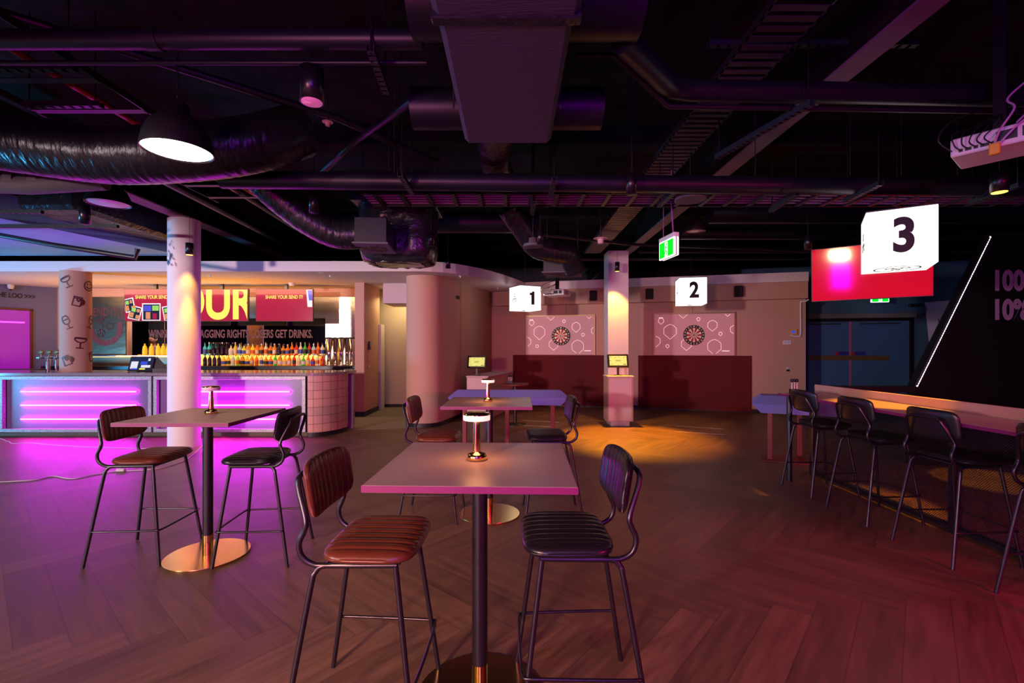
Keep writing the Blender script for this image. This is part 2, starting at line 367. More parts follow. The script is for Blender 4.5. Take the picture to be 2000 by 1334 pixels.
# curved pink wall between passage and lane one
cx, cy, r = -1.65, 8.87, .34
dx, dy = .232, .973
poly = []
a0 = math.atan2(-dx*1, dy)      # right-normal angle
for i in range(25):
    a = math.atan2(dx, -dy)*0 + math.atan2(-dx, dy) - pi*i/24     # sweep from right side round the nose to the left side
    poly.append((cx+r*cos(a), cy+r*sin(a)))
L = 3.42
rt = (cx+r*dy+dx*L, cy-r*dx+dy*L); lt = (cx-r*dy+dx*L, cy+r*dx+dy*L)
poly = [rt]+[p for p in [(cx+r*cos(t), cy+r*sin(t)) for t in [math.atan2(-dx, dy)-pi*i/24 for i in range(25)]]]+[lt]
poly = poly[::-1]
zu = lambda x, y: 2.76+(y-8.03)*.033
zt = lambda x, y: 2.934+(y-8.03)*.04
struct('wall_curved', B().prism(poly, 0, zu, smooth=False), 'pink')
bpy.data.objects['wall_curved'].data.polygons.foreach_set('use_smooth', [len(p.vertices) == 4 for p in bpy.data.objects['wall_curved'].data.polygons])
ctr = Vector((cx, cy))
pb = [tuple(ctr+(Vector(p)-ctr)*1.0+((Vector(p)-ctr).normalized()*.008 if i not in (0, len(poly)-1) else Vector((0, 0)))) for i, p in enumerate(poly)]
struct('baseboard_curved', B().prism(pb, 0, .075), 'black')
# soffit over the bar
curve = [(-13.9, 8.03), (-1.8, 8.03), (-1.55, 8.04), (-1.38, 8.075), (-1.2, 8.17), (-1.0, 8.36), (-.8, 8.64), (-.6, 9.0), (-.41, 9.42), (-.2, 9.98), (0, 10.6), (.18, 11.2), (.36, 11.9)]
poly = curve+[(-.4, 12.6), (-13.9, 12.6)]
struct('trim_5', B().prism(poly, zu, zt), 'offwhite', label='pale curved soffit over the bar')
# back-bar wall, left wall, passage
struct('wall_bar', B().box(-10.7, -9.02, 11.0, 11.15, 0, 2.85).box(-8.14, -3.30, 11.0, 11.15, 0, 2.85).box(-9.02, -8.14, 11.0, 11.15, 0, 1.27).box(-9.02, -8.14, 11.0, 11.15, 2.2, 2.85), 'pink')
struct('wall_hatch', B().box(-9.6, -7.6, 12.4, 12.5, 0, 2.9), 'darkwall')
pl = [(-12.6, 7.16), (-10.6, 11.1), (-10.75, 11.2), (-12.75, 7.24)]
struct('wall_side', B().prism(pl, 0, 2.86), 'violetwall')
struct('wall_passage', B().box(-3.3, -1.15, 11.46, 11.6, 0, 2.9), 'beige')
struct('baseboard_passage', B().box(-3.3, -1.15, 11.445, 11.459, 0, .08), 'black')
struct('trim_6', B().box(-2.98, -2.00, 11.452, 11.459, .08, 1.22).box(-2.97, -2.01, 11.448, 11.453, .09, 1.21), 'beige', label='flush access panel in passage wall')
struct('wall_pilaster', B().bbox(-3.30, -3.10, 9.85, 11.0, 0, 2.84, .006), 'pink')
struct('baseboard_pilaster', B().box(-3.305, -3.093, 9.843, 10.95, 0, .11), 'darkwall')
struct('trim_7', B().bbox(-3.10, -3.04, 10.9, 11.2, 0, 2.0, .004), 'offwhite', label='pale door edge beside the pilaster')
struct('wall_lintel', B().bbox(-2.75, -1.9, 10.0, 10.9, 2.40, 2.83, .004), 'lintel')

# columns
def column(px, py, r, z0, z1, m, label):
    bb = B().lathe([(r, z0), (r, z1)], (0, 0, 0), 48); return tag(build('round_column', bb, m, None, (px, py, 0)), label, 'column')
column(-4.83, 6.92, .205, 0, 3.33, 'colwhite', 'white round plaster column standing in front of the bar')
build('chipped_patch', (lambda b: [b.add([(-.207*cos(a+.12*cos(k)), -.207*sin(a+.12*cos(k)), z+dz) for dz, k in ((-.03, 0), (-.01, 2), (.025, 4))], [(0, 1, 2)]) for a, z in [(random.uniform(.9, 1.7), random.uniform(2.62, 3.0)) for _ in range(26)]] and b)(B()), 'plaster_chip', bpy.data.objects['round_column'])
colp = column(-7.56, 8.14, .213, 1.046, 2.765, 'pink', 'pink round column printed with drink icons behind the bar counter')
colp.name = 'patterned_column'
struct('wall_lane_column', B().bbox(1.865, 2.265, 9.12, 9.52, 0, 3.34, .004), 'offwhite', label='square lilac white column between lanes one and two')

# ------------------------------------------------------------------ flat line drawings wrapped on surfaces
def stroke(b, pts, wd, place, closed=False, mi=0):     # thin ribbon strokes, place(u,v,lift)->3D
    P = list(pts)
    if closed: P = P+[P[0]]
    Q = [P[0]]
    for p, q in zip(P, P[1:]):
        k = max(1, int(math.dist(p, q)/.03)); Q += [(p[0]+(q[0]-p[0])*i/k, p[1]+(q[1]-p[1])*i/k) for i in range(1, k+1)]
    P = Q
    for (u0, v0), (u1, v1) in zip(P, P[1:]):
        L_ = math.hypot(u1-u0, v1-v0) or 1e-6; ex, ey = (u1-u0)/L_*wd*.3, (v1-v0)/L_*wd*.3
        nx, ny = -(v1-v0)/L_*wd/2, (u1-u0)/L_*wd/2
        u0, v0, u1, v1 = u0-ex, v0-ey, u1+ex, v1+ey
        q = [(u0+nx, v0+ny), (u0-nx, v0-ny), (u1-nx, v1-ny), (u1+nx, v1+ny)]
        b.add([place(u, v, .002) for u, v in q]+[place(u, v, 0) for u, v in q], [(0, 1, 2, 3), (0, 4, 5, 1), (1, 5, 6, 2), (2, 6, 7, 3), (3, 7, 4, 0)], mi)
def arc(cx, cy, rx, ry, a0, a1, n=12): return [(cx+rx*cos(R(a0+(a1-a0)*i/n)), cy+ry*sin(R(a0+(a1-a0)*i/n))) for i in range(n+1)]
ICON = {
 'coupe': [(arc(0, .06, .085, .07, 180, 360), True), ([(0, -.01), (0, -.11)], False), ([(-.05, -.11), (.05, -.11)], False), (([(-.08, .075), (.08, .075)]), False)],
 'wine': [(arc(0, .05, .055, .085, 130, 410, 16), True), ([(-.05, .05), (.05, .05)], False), ([(0, -.035), (0, -.11)], False), ([(-.045, -.11), (.045, -.11)], False)],
 'mug': [([(-.07, -.08), (.04, -.08), (.04, .08), (-.07, .08)], True), (arc(.04, 0, .05, .05, -90, 90), False), (arc(.04, 0, .028, .028, -90, 90), False), ([(-.07, .055), (.04, .055)], False), ([(-.02, .05), (-.02, .02), (.0, 0), (.015, .02), (.015, .05)], False)],
 'smile': [(arc(0, 0, .085, .085, 0, 360, 24), True), (arc(0, 0, .045, .045, 200, 340, 8), False), ([(-.03, .02), (-.03, .04)], False), ([(.03, .02), (.03, .04)], False)],
 'ball': [(arc(0, 0, .085, .085, 0, 360, 24), True), (arc(-.12, .03, .1, .1, -60, 45, 8), False), (arc(.12, -.03, .1, .1, 120, 225, 8), False)],
}
def icon(b, kind, place, u, v, rot=0, s=1., wd=.018):
    c, sn = cos(R(rot)), sin(R(rot))
    for pts, closed in ICON[kind]:
        stroke(b, [(u+s*(x*c-y*sn), v+s*(x*sn+y*c)) for x, y in pts], wd, place, closed)
def on_col(rad, face):      # face = angle of the direction that u=0 looks to
    def f(u, v, l):
        a = face+u/rad; return ((rad+.001+l)*cos(a), (rad+.001+l)*sin(a), v)
    return f
b = B(); pl_ = on_col(.213, math.atan2(-8.14, 7.56))
for k, u, v, rt_ in [('coupe', -.13, 2.58, 28), ('mug', .03, 2.24, -12), ('wine', -.12, 1.88, 25), ('coupe', .06, 1.55, -6), ('mug', -.11, 1.24, 22), ('smile', .19, 2.52, 0), ('wine', .23, 1.9, -20), ('mug', .27, 1.3, 10)]:
    icon(b, k, pl_, u, v, rt_, .95, .019)
build('drink_icons', b, 'maroonink', colp)

# ------------------------------------------------------------------ the bar
bar = thing('bar_counter', 'long curved bar with magenta neon light boxes and pink tiled end', 'bar', (-5.8, 7.66, 0))
bar_o = Vector((-5.8, 7.66, 0))
def rel(b, o): b.v = [(x-o[0], y-o[1], z-o[2]) for x, y, z in b.v]; return b
arc_b = [(-3.31+.43*sin(t), 8.2-.60*cos(t)) for t in [pi/2*1.06*i/16 for i in range(17)]]
# body
body = B().prism([(-9.3, 7.70), (-3.33, 7.70), (-3.33, 8.35), (-9.3, 8.35)], .08, 1.0)
build('counter_body', rel(body, bar_o), 'black', bar)
build('plinth', rel(B().box(-9.3, -3.33, 7.74, 8.3, 0, .08), bar_o), 'strip', bar)
# tiled curve
tb = B(); us = [0]
for p, q in zip(arc_b, arc_b[1:]): us.append(us[-1]+math.dist(p, q))
n = len(arc_b)
tb.add([(x, y, .075) for x, y in arc_b]+[(x, y, 1.0) for x, y in arc_b], [(i, i+1, n+i+1, n+i) for i in range(n-1)], 0, True)
to = build('tile_facing', rel(tb, bar_o), 'tile', bar)
uvl = to.data.uv_layers.new(name='UVMap')
for p in to.data.polygons:
    for li, vi in zip(p.loop_indices, p.vertices):
        uvl.data[li].uv = (us[vi % n]+.05, .0 if vi < n else .95)
t2 = build('side_facing', rel(B().box(-9.35, -8.33, 7.6, 7.66, .075, 1.0), bar_o), 'tile', bar); u2 = t2.data.uv_layers.new(name='UVMap')
for p in t2.data.polygons:
    for li, vi in zip(p.loop_indices, p.vertices): u2.data[li].uv = (t2.data.vertices[vi].co.x, t2.data.vertices[vi].co.z)
fill = [(-3.33, 8.30)]+[(-3.33, 7.62)]+[(x-.012, y+.012) for x, y in arc_b]+[(-2.99, 8.5)]
build('curved_end_core', rel(B().prism([(-3.33, 7.64)]+[(-3.31+.41*sin(t), 8.2-.57*cos(t)) for t in [pi/2*i/12 for i in range(13)]]+[(-2.95, 8.45), (-3.33, 8.45)], .0, .995), bar_o), 'black', bar)
build('end_panel', rel(B().bbox(-3.0, -2.86, 8.46, 8.54, 0, 1.0, .004), bar_o), 'galv', bar)
# top
top = [(-9.4, 7.56), (-3.31, 7.56)]+[(-3.31+.47*sin(t), 8.2-.64*cos(t)) for t in [pi/2*1.02*i/14 for i in range(1, 15)]]+[(-2.84, 8.56), (-9.4, 8.56)]
build('counter_top', rel(B().prism(top, 1.0, 1.045), bar_o), 'counter', bar)
# light boxes
for x0, x1, tx0, tx1 in ((-8.31, -5.84, -7.99, -6.12), (-5.81, -3.345, -5.53, -3.62)):
    fr = B()
    F = .055
    fr.bbox(x0, x1, 7.60, 7.66, .99-F, .99, .003).bbox(x0, x1, 7.60, 7.66, .085, .085+F, .003).bbox(x0, x0+F, 7.60, 7.66, .085+F, .99-F, .003).bbox(x1-F, x1, 7.60, 7.66, .085+F, .99-F, .003)
    fo = build('light_box_frame', rel(fr, bar_o), 'galv', bar)
    build('back_panel', rel(B().box(x0+F, x1-F, 7.672, 7.698, .14, .935), bar_o), 'neonback', fo)
    for z in (.738, .517, .290):
        build('neon_tube', rel(B().tube([(tx0, 7.64, z), (tx1, 7.64, z)], .0115, 10), bar_o), 'neon', bar)
# back bar
bb_ = thing('back_bar_unit', 'black back bar bench with amber backlit bottle step', 'shelf unit', (-6.6, 10.7, 0)); o = Vector((-6.6, 10.7, 0))
build('bench', rel(B().box(-10.4, -3.31, 10.40, 10.99, 0, .97), o), 'black', bb_)
build('bench_top', rel(B().bbox(-10.4, -3.31, 10.36, 10.99, .97, 1.05, .004), o), 'blackm', bb_)
build('steel_riser', rel(B().box(-10.4, -7.2, 10.76, 10.985, 1.05, 1.255), o), 'logosteel', bb_); build('led_line', rel(B().box(-9.9, -7.2, 10.752, 10.759, 1.235, 1.25), o), 'shelfglow', bb_); build('backlit_riser', rel(B().box(-7.2, -4.45, 10.76, 10.985, 1.05, 1.255), o), 'shelfglow', bb_)
build('step_shelf', rel(B().bbox(-10.4, -4.45, 10.74, 10.985, 1.255, 1.278, .003), o), 'chrome', bb_)
build('end_cabinet', rel(B().box(-3.312, -3.302, 10.36, 10.4, 0, 1.0).box(-3.55, -3.306, 9.9, 10.36, 0, 1.0), o), 'black', bb_)
# wall cladding behind the bar
sp_ = tag(build('steel_panel', B().box(-9.98, -9.03, 10.975, 10.998, 1.28, 2.64), 'logosteel'), 'brushed steel wall panel with the SEND IT logo, left of the hatch', 'panel')
tag(build('steel_panel', B().box(-4.36, -3.31, 10.97, 10.998, 1.052, 2.64), 'steel'), 'tall brushed steel wall panel behind the metal dispensers', 'panel')
tag(build('steel_panel', B().box(-8.12, -4.365, 10.985, 10.998, 2.145, 2.64), 'steel'), 'long brushed steel strip behind the televisions above the mirror', 'panel')
tag(build('bar_mirror', B().box(-8.12, -4.37, 10.985, 10.998, 1.28, 2.14), 'mirror'), 'wide mirror behind the bottles with maroon slogan', 'mirror')
hp = tag(build('hatch_glass', B().box(-9.0, -8.14, 11.02, 11.026, 1.28, 2.2), 'glass'), 'clear glass pane in the hatch left of the mirror', 'window pane')
mr = bpy.data.objects['bar_mirror']
x_of = lambda px, Y: (px-1000)/917*Y
z_of = lambda py, Y: EYE-(py-679.5)/917*Y
t = text('slogan_lettering', 'WINNERS GET BRAGGING RIGHTS. LOSERS GET DRINKS.', .26, 'maroonink', (0, 0, 0), FR, mr, .002, .6, .007)
W_ = t.dimensions.x if t.dimensions.x > 0 else 1
me = t.data; xs = [v.co.x for v in me.vertices]; wd_ = max(xs)-min(xs); k = (-4.66+8.50)/wd_
me.transform(Matrix.Diagonal((k, 1, 1, 1))); t.location = ((-4.66-8.50)/2, 10.980, 1.77)
# logo on steel panel
b = B(); fl = lambda u, v, l: (u, 10.974-l, v)
def band(b, cx_, cz, r0, r1, a0, a1, n=16):
    for i in range(n):
        A0, A1 = R(a0+(a1-a0)*i/n), R(a0+(a1-a0)*(i+1)/n)
        b.add([(cx_+q*cos(t_), y, cz+q*sin(t_)) for y in (10.972, 10.9749) for q, t_ in ((r0, A0), (r1, A0), (r1, A1), (r0, A1))], [(0, 1, 2, 3), (0, 4, 5, 1), (1, 5, 6, 2), (2, 6, 7, 3), (3, 7, 4, 0)])
band(b, -9.5, 1.90, .27, .40, 181, 288); band(b, -9.5, 1.90, .27, .40, 291, 322); band(b, -9.5, 1.90, .27, .40, 325, 360)
b.box(-9.23, -9.10, 10.972, 10.9749, 1.90, 2.05); b.box(-9.20, -9.165, 10.972, 10.9749, 2.09, 2.36)
b.box(-9.12, -9.09, 10.972, 10.9749, 2.15, 2.36); b.box(-9.12, -9.09, 10.972, 10.9749, 2.09, 2.12)
icon(b, 'smile', fl, -9.40, 1.95, 0, .95, .016); icon(b, 'ball', fl, -9.60, 1.80, 0, .95, .016); icon(b, 'coupe', fl, -9.60, 2.05, 28, 1, .016)
build('logo_graphic', b, 'maroonink', sp_)
lt_ = text('logo_lettering', 'SEND IT!', .27, 'maroonink', (-9.52, 10.973, 2.28), FR, sp_, .001, .68, .006)

# TVs over the bar
def flat_tv(name, label, loc, rotz, scr, tilt=0, W=1.235, H=.70, grp=None):
    t = thing(name, label, 'television', loc, rotz, grp)
    b = B(); b.bbox(-W/2, W/2, 0, .05, -H/2, H/2, .004)
    c = build('casing', b, 'black', t); s = build('screen', B().box(-W/2+.012, W/2-.012, -.003, .001, -H/2+.012, H/2-.012), scr, t)
    build('wall_bracket', B().box(-.2, .2, .05, .09, -.15, .15).box(-.03, .03, .06, .12, .0, .75), 'blackm', t)
    t.rotation_euler = (tilt, 0, rotz); return t, s
tvs = []
for px, lab in ((298.5, 'left television over the bar showing snapshots'), (429, 'middle television over the bar showing huge yellow letters'), (555.5, 'right television over the bar, plain with small yellow heading')):
    t, s = flat_tv('wall_television', lab, (x_of(px, 10.1), 10.1, 2.37), 0, 'tvpink', grp='televisions over the bar'); tvs.append((t, s))
t, s = tvs[0]
text('heading', 'SHARE YOUR SEND IT!', .105, 'tvyellow', (.03, -.005, .17), FR, s, .0005, .76, .0012)
b = B()
for x, z, w_, h_, rr, cm in [(-.50, .0, .22, .30, 12, 4), (-.38, -.17, .26, .30, -14, 4), (-.03, -.15, .40, .38, 0, 2), (.36, -.17, .28, .32, 10, 4)]:
    c, sn = cos(R(rr)), sin(R(rr))
    def q(x0, x1, z0, z1, y, mi):
        P = []
        for u, v in ((x0, z0), (x1, z0), (x1, z1), (x0, z1)):
            X = max(-.60, min(.60, x+u*c-v*sn)); Z = max(-.335, z+u*sn+v*c); P.append((X, y, Z))
        b.quad(*P, mi)
    q(-w_/2, w_/2, -h_/2, h_/2, -.0035-.0002*(x+1), 0); q(-w_/2+.025, w_/2-.025, -h_/2+.025, h_/2-.025, -.0040-.0002*(x+1), 1)
    q(-w_/2+.04, 0, .02, h_/2-.05, -.0044-.0002*(x+1), cm if cm == 2 else 3); q(0.02, w_/2-.04, .03, h_/2-.05, -.0044-.0002*(x+1), 3 if cm == 2 else 4)
    q(-.12, -.02, -h_/2+.04, -.0, -.0044-.0002*(x+1), 4); q(.03, .12, -h_/2+.04, -.03, -.0044-.0002*(x+1), 5 if cm == 2 else 4)
build('snapshots', b, ['tvwhite', 'tvdark', 'tvblue', 'tvlime', 'tvskin', 'tvpink'], s)
t, s = tvs[1]
text('giant_letters', 'OUR', 1.02, 'tvyellow', (-.12, -.005, .03), FR, s, .0005, .78, .03)
for v in [v for v in s.children[0].data.vertices]:
    v.co.y = max(-.36, min(.30, v.co.y)); v.co.x = max(-.48, min(.715, v.co.x))
t, s = tvs[2]
text('heading', 'SHARE YOUR SEND IT!', .105, 'tvyellow', (0, -.005, .17), FR, s, .0005, .76, .0012)
build('snapshot', B().quad((.50, -.004, -.04), (.60, -.004, -.04), (.60, -.004, .33), (.47, -.004, .33)), 'tvwhite', s)
build('snapshot', B().quad((.53, -.0045, .1), (.60, -.0045, .1), (.60, -.0045, .32), (.50, -.0045, .32)), 'tvblue', s)

# bottles
def glowing_bottle_mat(c, name): return mat(name, c, .08, emit=c, es=.30, spec=.7)  # glass given a faint glow in place of light shining through it
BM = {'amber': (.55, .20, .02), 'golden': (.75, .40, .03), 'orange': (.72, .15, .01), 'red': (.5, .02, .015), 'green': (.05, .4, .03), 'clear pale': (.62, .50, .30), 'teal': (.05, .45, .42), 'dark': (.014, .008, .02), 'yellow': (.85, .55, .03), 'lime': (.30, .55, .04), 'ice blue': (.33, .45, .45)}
for k_ in BM: M['b_'+k_] = glowing_bottle_mat(BM[k_], k_.replace(' ', '_')+'_glass') if k_ != 'dark' else mat('dark_glass', BM[k_], .08, spec=.8)
M['lab_cream'] = mat('cream_label', (.6, .5, .35), .6); M['lab_black'] = mat('black_label', (.02, .02, .02), .6); M['lab_white'] = mat('white_label', (.6, .58, .6), .6)
M['lab_orange'] = mat('orange_label', (.6, .12, .02), .6); M['lab_blue'] = mat('blue_label', (.05, .08, .4), .6)
prof = {
 'round': lambda r, h: [(r*.9, 0), (r, .008), (r, h*.60), (r*.85, h*.66), (r*.36, h*.76), (r*.33, h*.90)],
 'tall': lambda r, h: [(r*.9, 0), (r, .008), (r, h*.52), (r*.8, h*.62), (r*.34, h*.72), (r*.3, h*.92)],
 'squat': lambda r, h: [(r*1.05, 0), (r*1.15, .01), (r*1.15, h*.5), (r*.9, h*.62), (r*.36, h*.7), (r*.33, h*.88)],
 'jug': lambda r, h: [(r*1.1, 0), (r*1.2, .02), (r*1.1, h*.55), (r*.9, h*.75), (r*.4, h*.86), (r*.35, h*.9)],
}
protos = {}
def bottle(loc, col, shape, lab, capm, label, group, h=.27, r=.036):
    key = (col, shape, lab, capm, round(h, 2))
    if key in protos:
        t = protos[key]; r_ = t.copy(); COL.objects.link(r_); r_.location = loc; r_['label'] = label; r_['group'] = group
        for ch in t.children: c = ch.copy(); COL.objects.link(c); c.parent = r_
        return r_
    P = prof[shape](r, h)
    t = build('bottle', B().lathe(P, seg=14), 'b_'+col, None, loc); tag(t, label, 'bottle', group)
    top_ = P[-1]
    build('cap', B().lathe([(top_[0]*1.15, h*.9), (top_[0]*1.15, h)], seg=10), capm, t)
    rr = P[1][0]+.0012
    build('paper_label', B().lathe([(rr, h*.14), (rr, h*.46)], seg=14), lab, t)
    protos[key] = t; return t
ordw = ['first', 'second', 'third', 'fourth', 'fifth', 'sixth', 'seventh', 'eighth', 'ninth', 'tenth', 'eleventh', 'twelfth', 'thirteenth', 'fourteenth', 'fifteenth', 'sixteenth', 'seventeenth', 'eighteenth', 'nineteenth', 'twentieth', 'twenty-first', 'twenty-second', 'twenty-third', 'twenty-fourth', 'twenty-fifth', 'twenty-sixth', 'twenty-seventh', 'twenty-eighth', 'twenty-ninth', 'thirtieth']
shw = {'round': 'round', 'tall': 'slim', 'squat': 'squat', 'jug': 'broad'}
for i, px in enumerate((283, 296, 309, 319, 329)):
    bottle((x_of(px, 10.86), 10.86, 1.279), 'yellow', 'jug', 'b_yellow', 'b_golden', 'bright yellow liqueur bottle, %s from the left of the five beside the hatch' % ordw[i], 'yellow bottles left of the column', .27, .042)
up = 'teal/tall teal/tall dark/tall dark/tall dark/tall dark/tall clear pale/squat golden/tall ice blue/round yellow/squat amber/jug yellow/round orange/round amber/round clear pale/tall orange/squat amber/round dark/round amber/squat orange/squat orange/tall red/round clear pale/tall green/tall red/tall ice blue/round orange/tall clear pale/round'.split(' ')
def parse(s_):
    out = []; acc = ''
    for tk in s_.split(' '):
        acc = (acc+' '+tk).strip()
        if '/' in acc: out.append(acc.split('/')); acc = ''
    return out
UP = parse(' '.join(up)); LO = parse('dark/tall dark/tall dark/tall dark/tall golden/squat golden/round ice blue/tall lime/tall amber/jug golden/squat amber/round orange/tall clear pale/tall amber/squat orange/squat green/tall amber/jug golden/squat orange/round red/tall clear pale/round green/squat orange/tall red/squat clear pale/tall red/round')
labc = ['lab_cream', 'lab_black', 'lab_white', 'lab_orange', 'lab_blue']; labn = {'lab_cream': 'cream', 'lab_black': 'black', 'lab_white': 'white', 'lab_orange': 'orange', 'lab_blue': 'blue'}
for row, (Y, z, nm) in ((UP, (10.87, 1.279, 'upper')), (LO, (10.60, 1.0505, 'lower'))):
    n_ = len(row); x0, x1 = x_of(396, Y), x_of(634, Y)
    for i, (c_, sh) in enumerate(row):
        lb = labc[(i*7+len(c_)) % 5] if c_ != 'dark' else 'b_dark'; capm = ['black', 'gold', 'white'][(i*5) % 3]
        hh = .30 if sh == 'tall' else .25 if sh == 'squat' else .27
        if nm == 'lower' : hh -= .03
        txt_ = '%s %s bottle%s, %s from the left in the %s bottle row' % (c_, shw[sh], '' if c_ == 'dark' else ' with %s label' % labn[lb], ordw[i], nm)
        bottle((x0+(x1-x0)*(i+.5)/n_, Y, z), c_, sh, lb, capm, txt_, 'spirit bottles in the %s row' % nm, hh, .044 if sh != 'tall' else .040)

# metal dispensers at right end
def dispenser(x, y, lab):
    t = thing('drink_dispenser', lab, 'dispenser', (x, y, 1.051), 0, 'tall metal drink dispensers')
    build('foot', B().lathe([(.075, 0), (.075, .02), (.045, .03), (.045, .30)], seg=20), 'chrome', t)
    build('hopper', B().lathe([(.048, .30), (.05, .32), (.082, .60)], seg=20), 'chrome', t)
    build('lid', B().lathe([(.088, .60), (.09, .63), (.0, .645)], seg=20), 'strut', t)
    build('tap', B().tube([(0, -.045, .12), (0, -.09, .12), (0, -.09, .08)], .01, 8), 'black', t)
for i, (px, lb) in enumerate([(643, 'metal dispenser nearest the bottles at the back bar end'), (655, 'second metal dispenser from the bottles on the back bar'), (667, 'middle metal dispenser of the five on the back bar'), (678, 'fourth metal dispenser from the bottles on the back bar'), (688, 'metal dispenser against the pilaster on the back bar')]):
    dispenser(x_of(px, 10.62+(i % 2)*.17), 10.62+(i % 2)*.17, lb)

# beer taps, register
t = thing('beer_tap_tower', 'chrome T-shaped beer tap tower left of the patterned column', 'beer tap', (-8.05, 8.15, 1.045))
build('tower', B().tube([(0, 0, 0), (0, 0, .26)], .033, 16).tube([(0.10, .04, 0), (.10, .04, .2)], .02, 12), 'chrome', t)
build('cross_bar', B().tube([(-.19, 0, .235), (.22, 0, .235)], .018, 12), 'chrome', t)
for x in (-.10, .04, .17):
    kb = B(); kb.T = Matrix.Translation((x, -.02, .335)) @ Matrix.Rotation(R(90), 4, 'X'); kb.lathe([(.0, -.012), (.046, -.008), (.046, .008), (0, .012)], seg=20)
    kb.T = Matrix(); kb.tube([(x, -.02, .25), (x, -.02, .30)], .01, 8); build('tap_badge', kb, 'gold', t)
    build('spout', B().tube([(x, -.02, .235), (x, -.07, .225), (x, -.08, .17)], .009, 8), 'chrome', t)
t = thing('register', 'black point of sale tablet with coloured screen on the bar counter', 'till', (-6.36, 8.02, 1.045))
rb = B(); rb.T = Matrix.Rotation(R(-18), 4, 'X'); rb.bbox(-.22, .20, 0, .025, .01, .27, .006); build('tablet', rb, 'black', t)
rb = B(); rb.T = Matrix.Rotation(R(-18), 4, 'X'); rb.quad((-.19, -.001, .03), (.17, -.001, .03), (.17, -.001, .25), (-.19, -.001, .25), 0)
for x0, x1, z0, z1, mi in ((-.18, -.06, .05, .18, 1), (-.02, .10, .12, .18, 2), (0, .16, .07, .115, 3), (-.16, -.05, .035, .06, 4), (-.02, .08, .035, .06, 5), (.1, .14, .19, .235, 3)): rb.quad((x0, -.002, z0), (x1, -.002, z0), (x1, -.002, z1), (x0, -.002, z1), mi)
build('screen', rb, ['tvdark', 'tvwhite', 'tvblue', 'tvwhite', 'tvblue', 'tvyellow'], t)
build('stand', B().prism([(.20, .02), (.42, .10), (.42, .16), (-.1, .16), (-.1, .06)], 0, .05).add([(.21, .05, .05), (.40, .12, .05), (.05, .15, .05), (.22, .1, .26)], [(0, 1, 3), (1, 2, 3), (2, 0, 3)]), 'black', t)

# bartender in the hatch
pr = thing('person', 'dark-haired person in a mauve shirt looking down behind the yellow bottles', 'person', (-8.93, 11.72, 0))
def body_mesh():
    pts = [(0, 0, .95, .15, .11), (0, 0, 1.1, .155, .115), (0, 0, 1.25, .175, .12), (0, 0, 1.38, .185, .115), (0, 0, 1.44, .15, .09), (0, 0, 1.475, .075, .065), (0, -.01, 1.52, .052, .055), (0, -.03, 1.57, .055, .065), (0, -.04, 1.60, .070, .082), (0, -.045, 1.66, .078, .095), (0, -.04, 1.72, .075, .095), (0, -.03, 1.77, .05, .07), (0, -.03, 1.79, .01, .01)]
    b = B(); vs = []; fs = []; S = 24
    for x, y, z, a_, c_ in pts:
        for k in range(S):
            t_ = 2*pi*k/S; vx, vy = x+a_*cos(t_), y+c_*sin(t_)
            if 1.62 < z < 1.68 and abs(t_-1.5*pi) < .2: vy -= .02
            vs.append((vx, vy, z))
    for i in range(len(pts)-1):
        for k in range(S): fs.append((i*S+k, i*S+(k+1) % S, (i+1)*S+(k+1) % S, (i+1)*S+k))
    b.add(vs, fs, 0, True)
    for s_ in (-1, 1):     # legs and arms
        b.tube([(s_*.085, 0, .98), (s_*.09, -.01, .5), (s_*.09, .0, .08)], [.09, .06, .045], 14)
        b.tube([(s_*.09, .02, .04), (s_*.09, -.14, .035)], [.045, .035], 12)
        b.tube([(s_*.165, 0, 1.41), (s_*.215, .0, 1.25), (s_*.22, -.03, 1.13), (s_*.17, -.18, 1.15), (s_*.12, -.27, 1.20)], [.055, .05, .042, .036, .028], 12)
        b.tube([(s_*.12, -.27, 1.20), (s_*.105, -.31, 1.205), (s_*.10, -.335, 1.2)], [.03, .038, .03], 10)
        for f_ in range(4):
            b.tube([(s_*(.085+.014*f_), -.33, 1.2), (s_*(.083+.015*f_), -.37, 1.19), (s_*(.083+.014*f_), -.39+.006*abs(f_-1.5), 1.17)], .008, 8)
        b.tube([(s_*.085, -.29, 1.2), (s_*.06, -.32, 1.195), (s_*.05, -.34, 1.18)], .009, 8)
        b.tube([(s_*.078, -.03, 1.63), (s_*.086, -.02, 1.66), (s_*.08, -.02, 1.69)], .011, 8)
    return b
build('body', body_mesh(), 'skin', pr)
b = B()
for x in (-.03, .03): b.lathe([(0, -.009), (.011, 0), (0, .009)], (x, -.135, 1.675), 10)
b.box(-.025, .025, -.139, -.130, 1.605, 1.611); build('eyes_and_mouth', b, 'hair', pr)
hb = B(); vs = []; fs = []; S = 24
for j, (z, s_) in enumerate([(1.665, 1.06), (1.70, 1.10), (1.735, 1.08), (1.77, .9), (1.80, .55), (1.812, .05)]):
    for k in range(S):
        t_ = 2*pi*k/S; front = max(0, -sin(t_)); zz = z+(front**2)*.055*(1-j/6); vs.append((.077*s_*cos(t_), -.037+.096*s_*sin(t_), zz))
for i in range(5):
    for k in range(S): fs.append((i*S+k, i*S+(k+1) % S, (i+1)*S+(k+1) % S, (i+1)*S+k))
hb.add(vs, fs, 0, True); build('hair', hb, 'hair', pr)
sb = B(); vs = []; fs = []
for z, a_, c_ in [(.86, .165, .125), (1.1, .168, .128), (1.25, .188, .132), (1.38, .197, .127), (1.44, .165, .105), (1.482, .09, .08)]:
    for k in range(S): t_ = 2*pi*k/S; vs.append((a_*cos(t_), c_*sin(t_), z))
for i in range(5):
    for k in range(S): fs.append((i*S+k, i*S+(k+1) % S, (i+1)*S+(k+1) % S, (i+1)*S+k))
sb.add(vs, fs, 0, True)
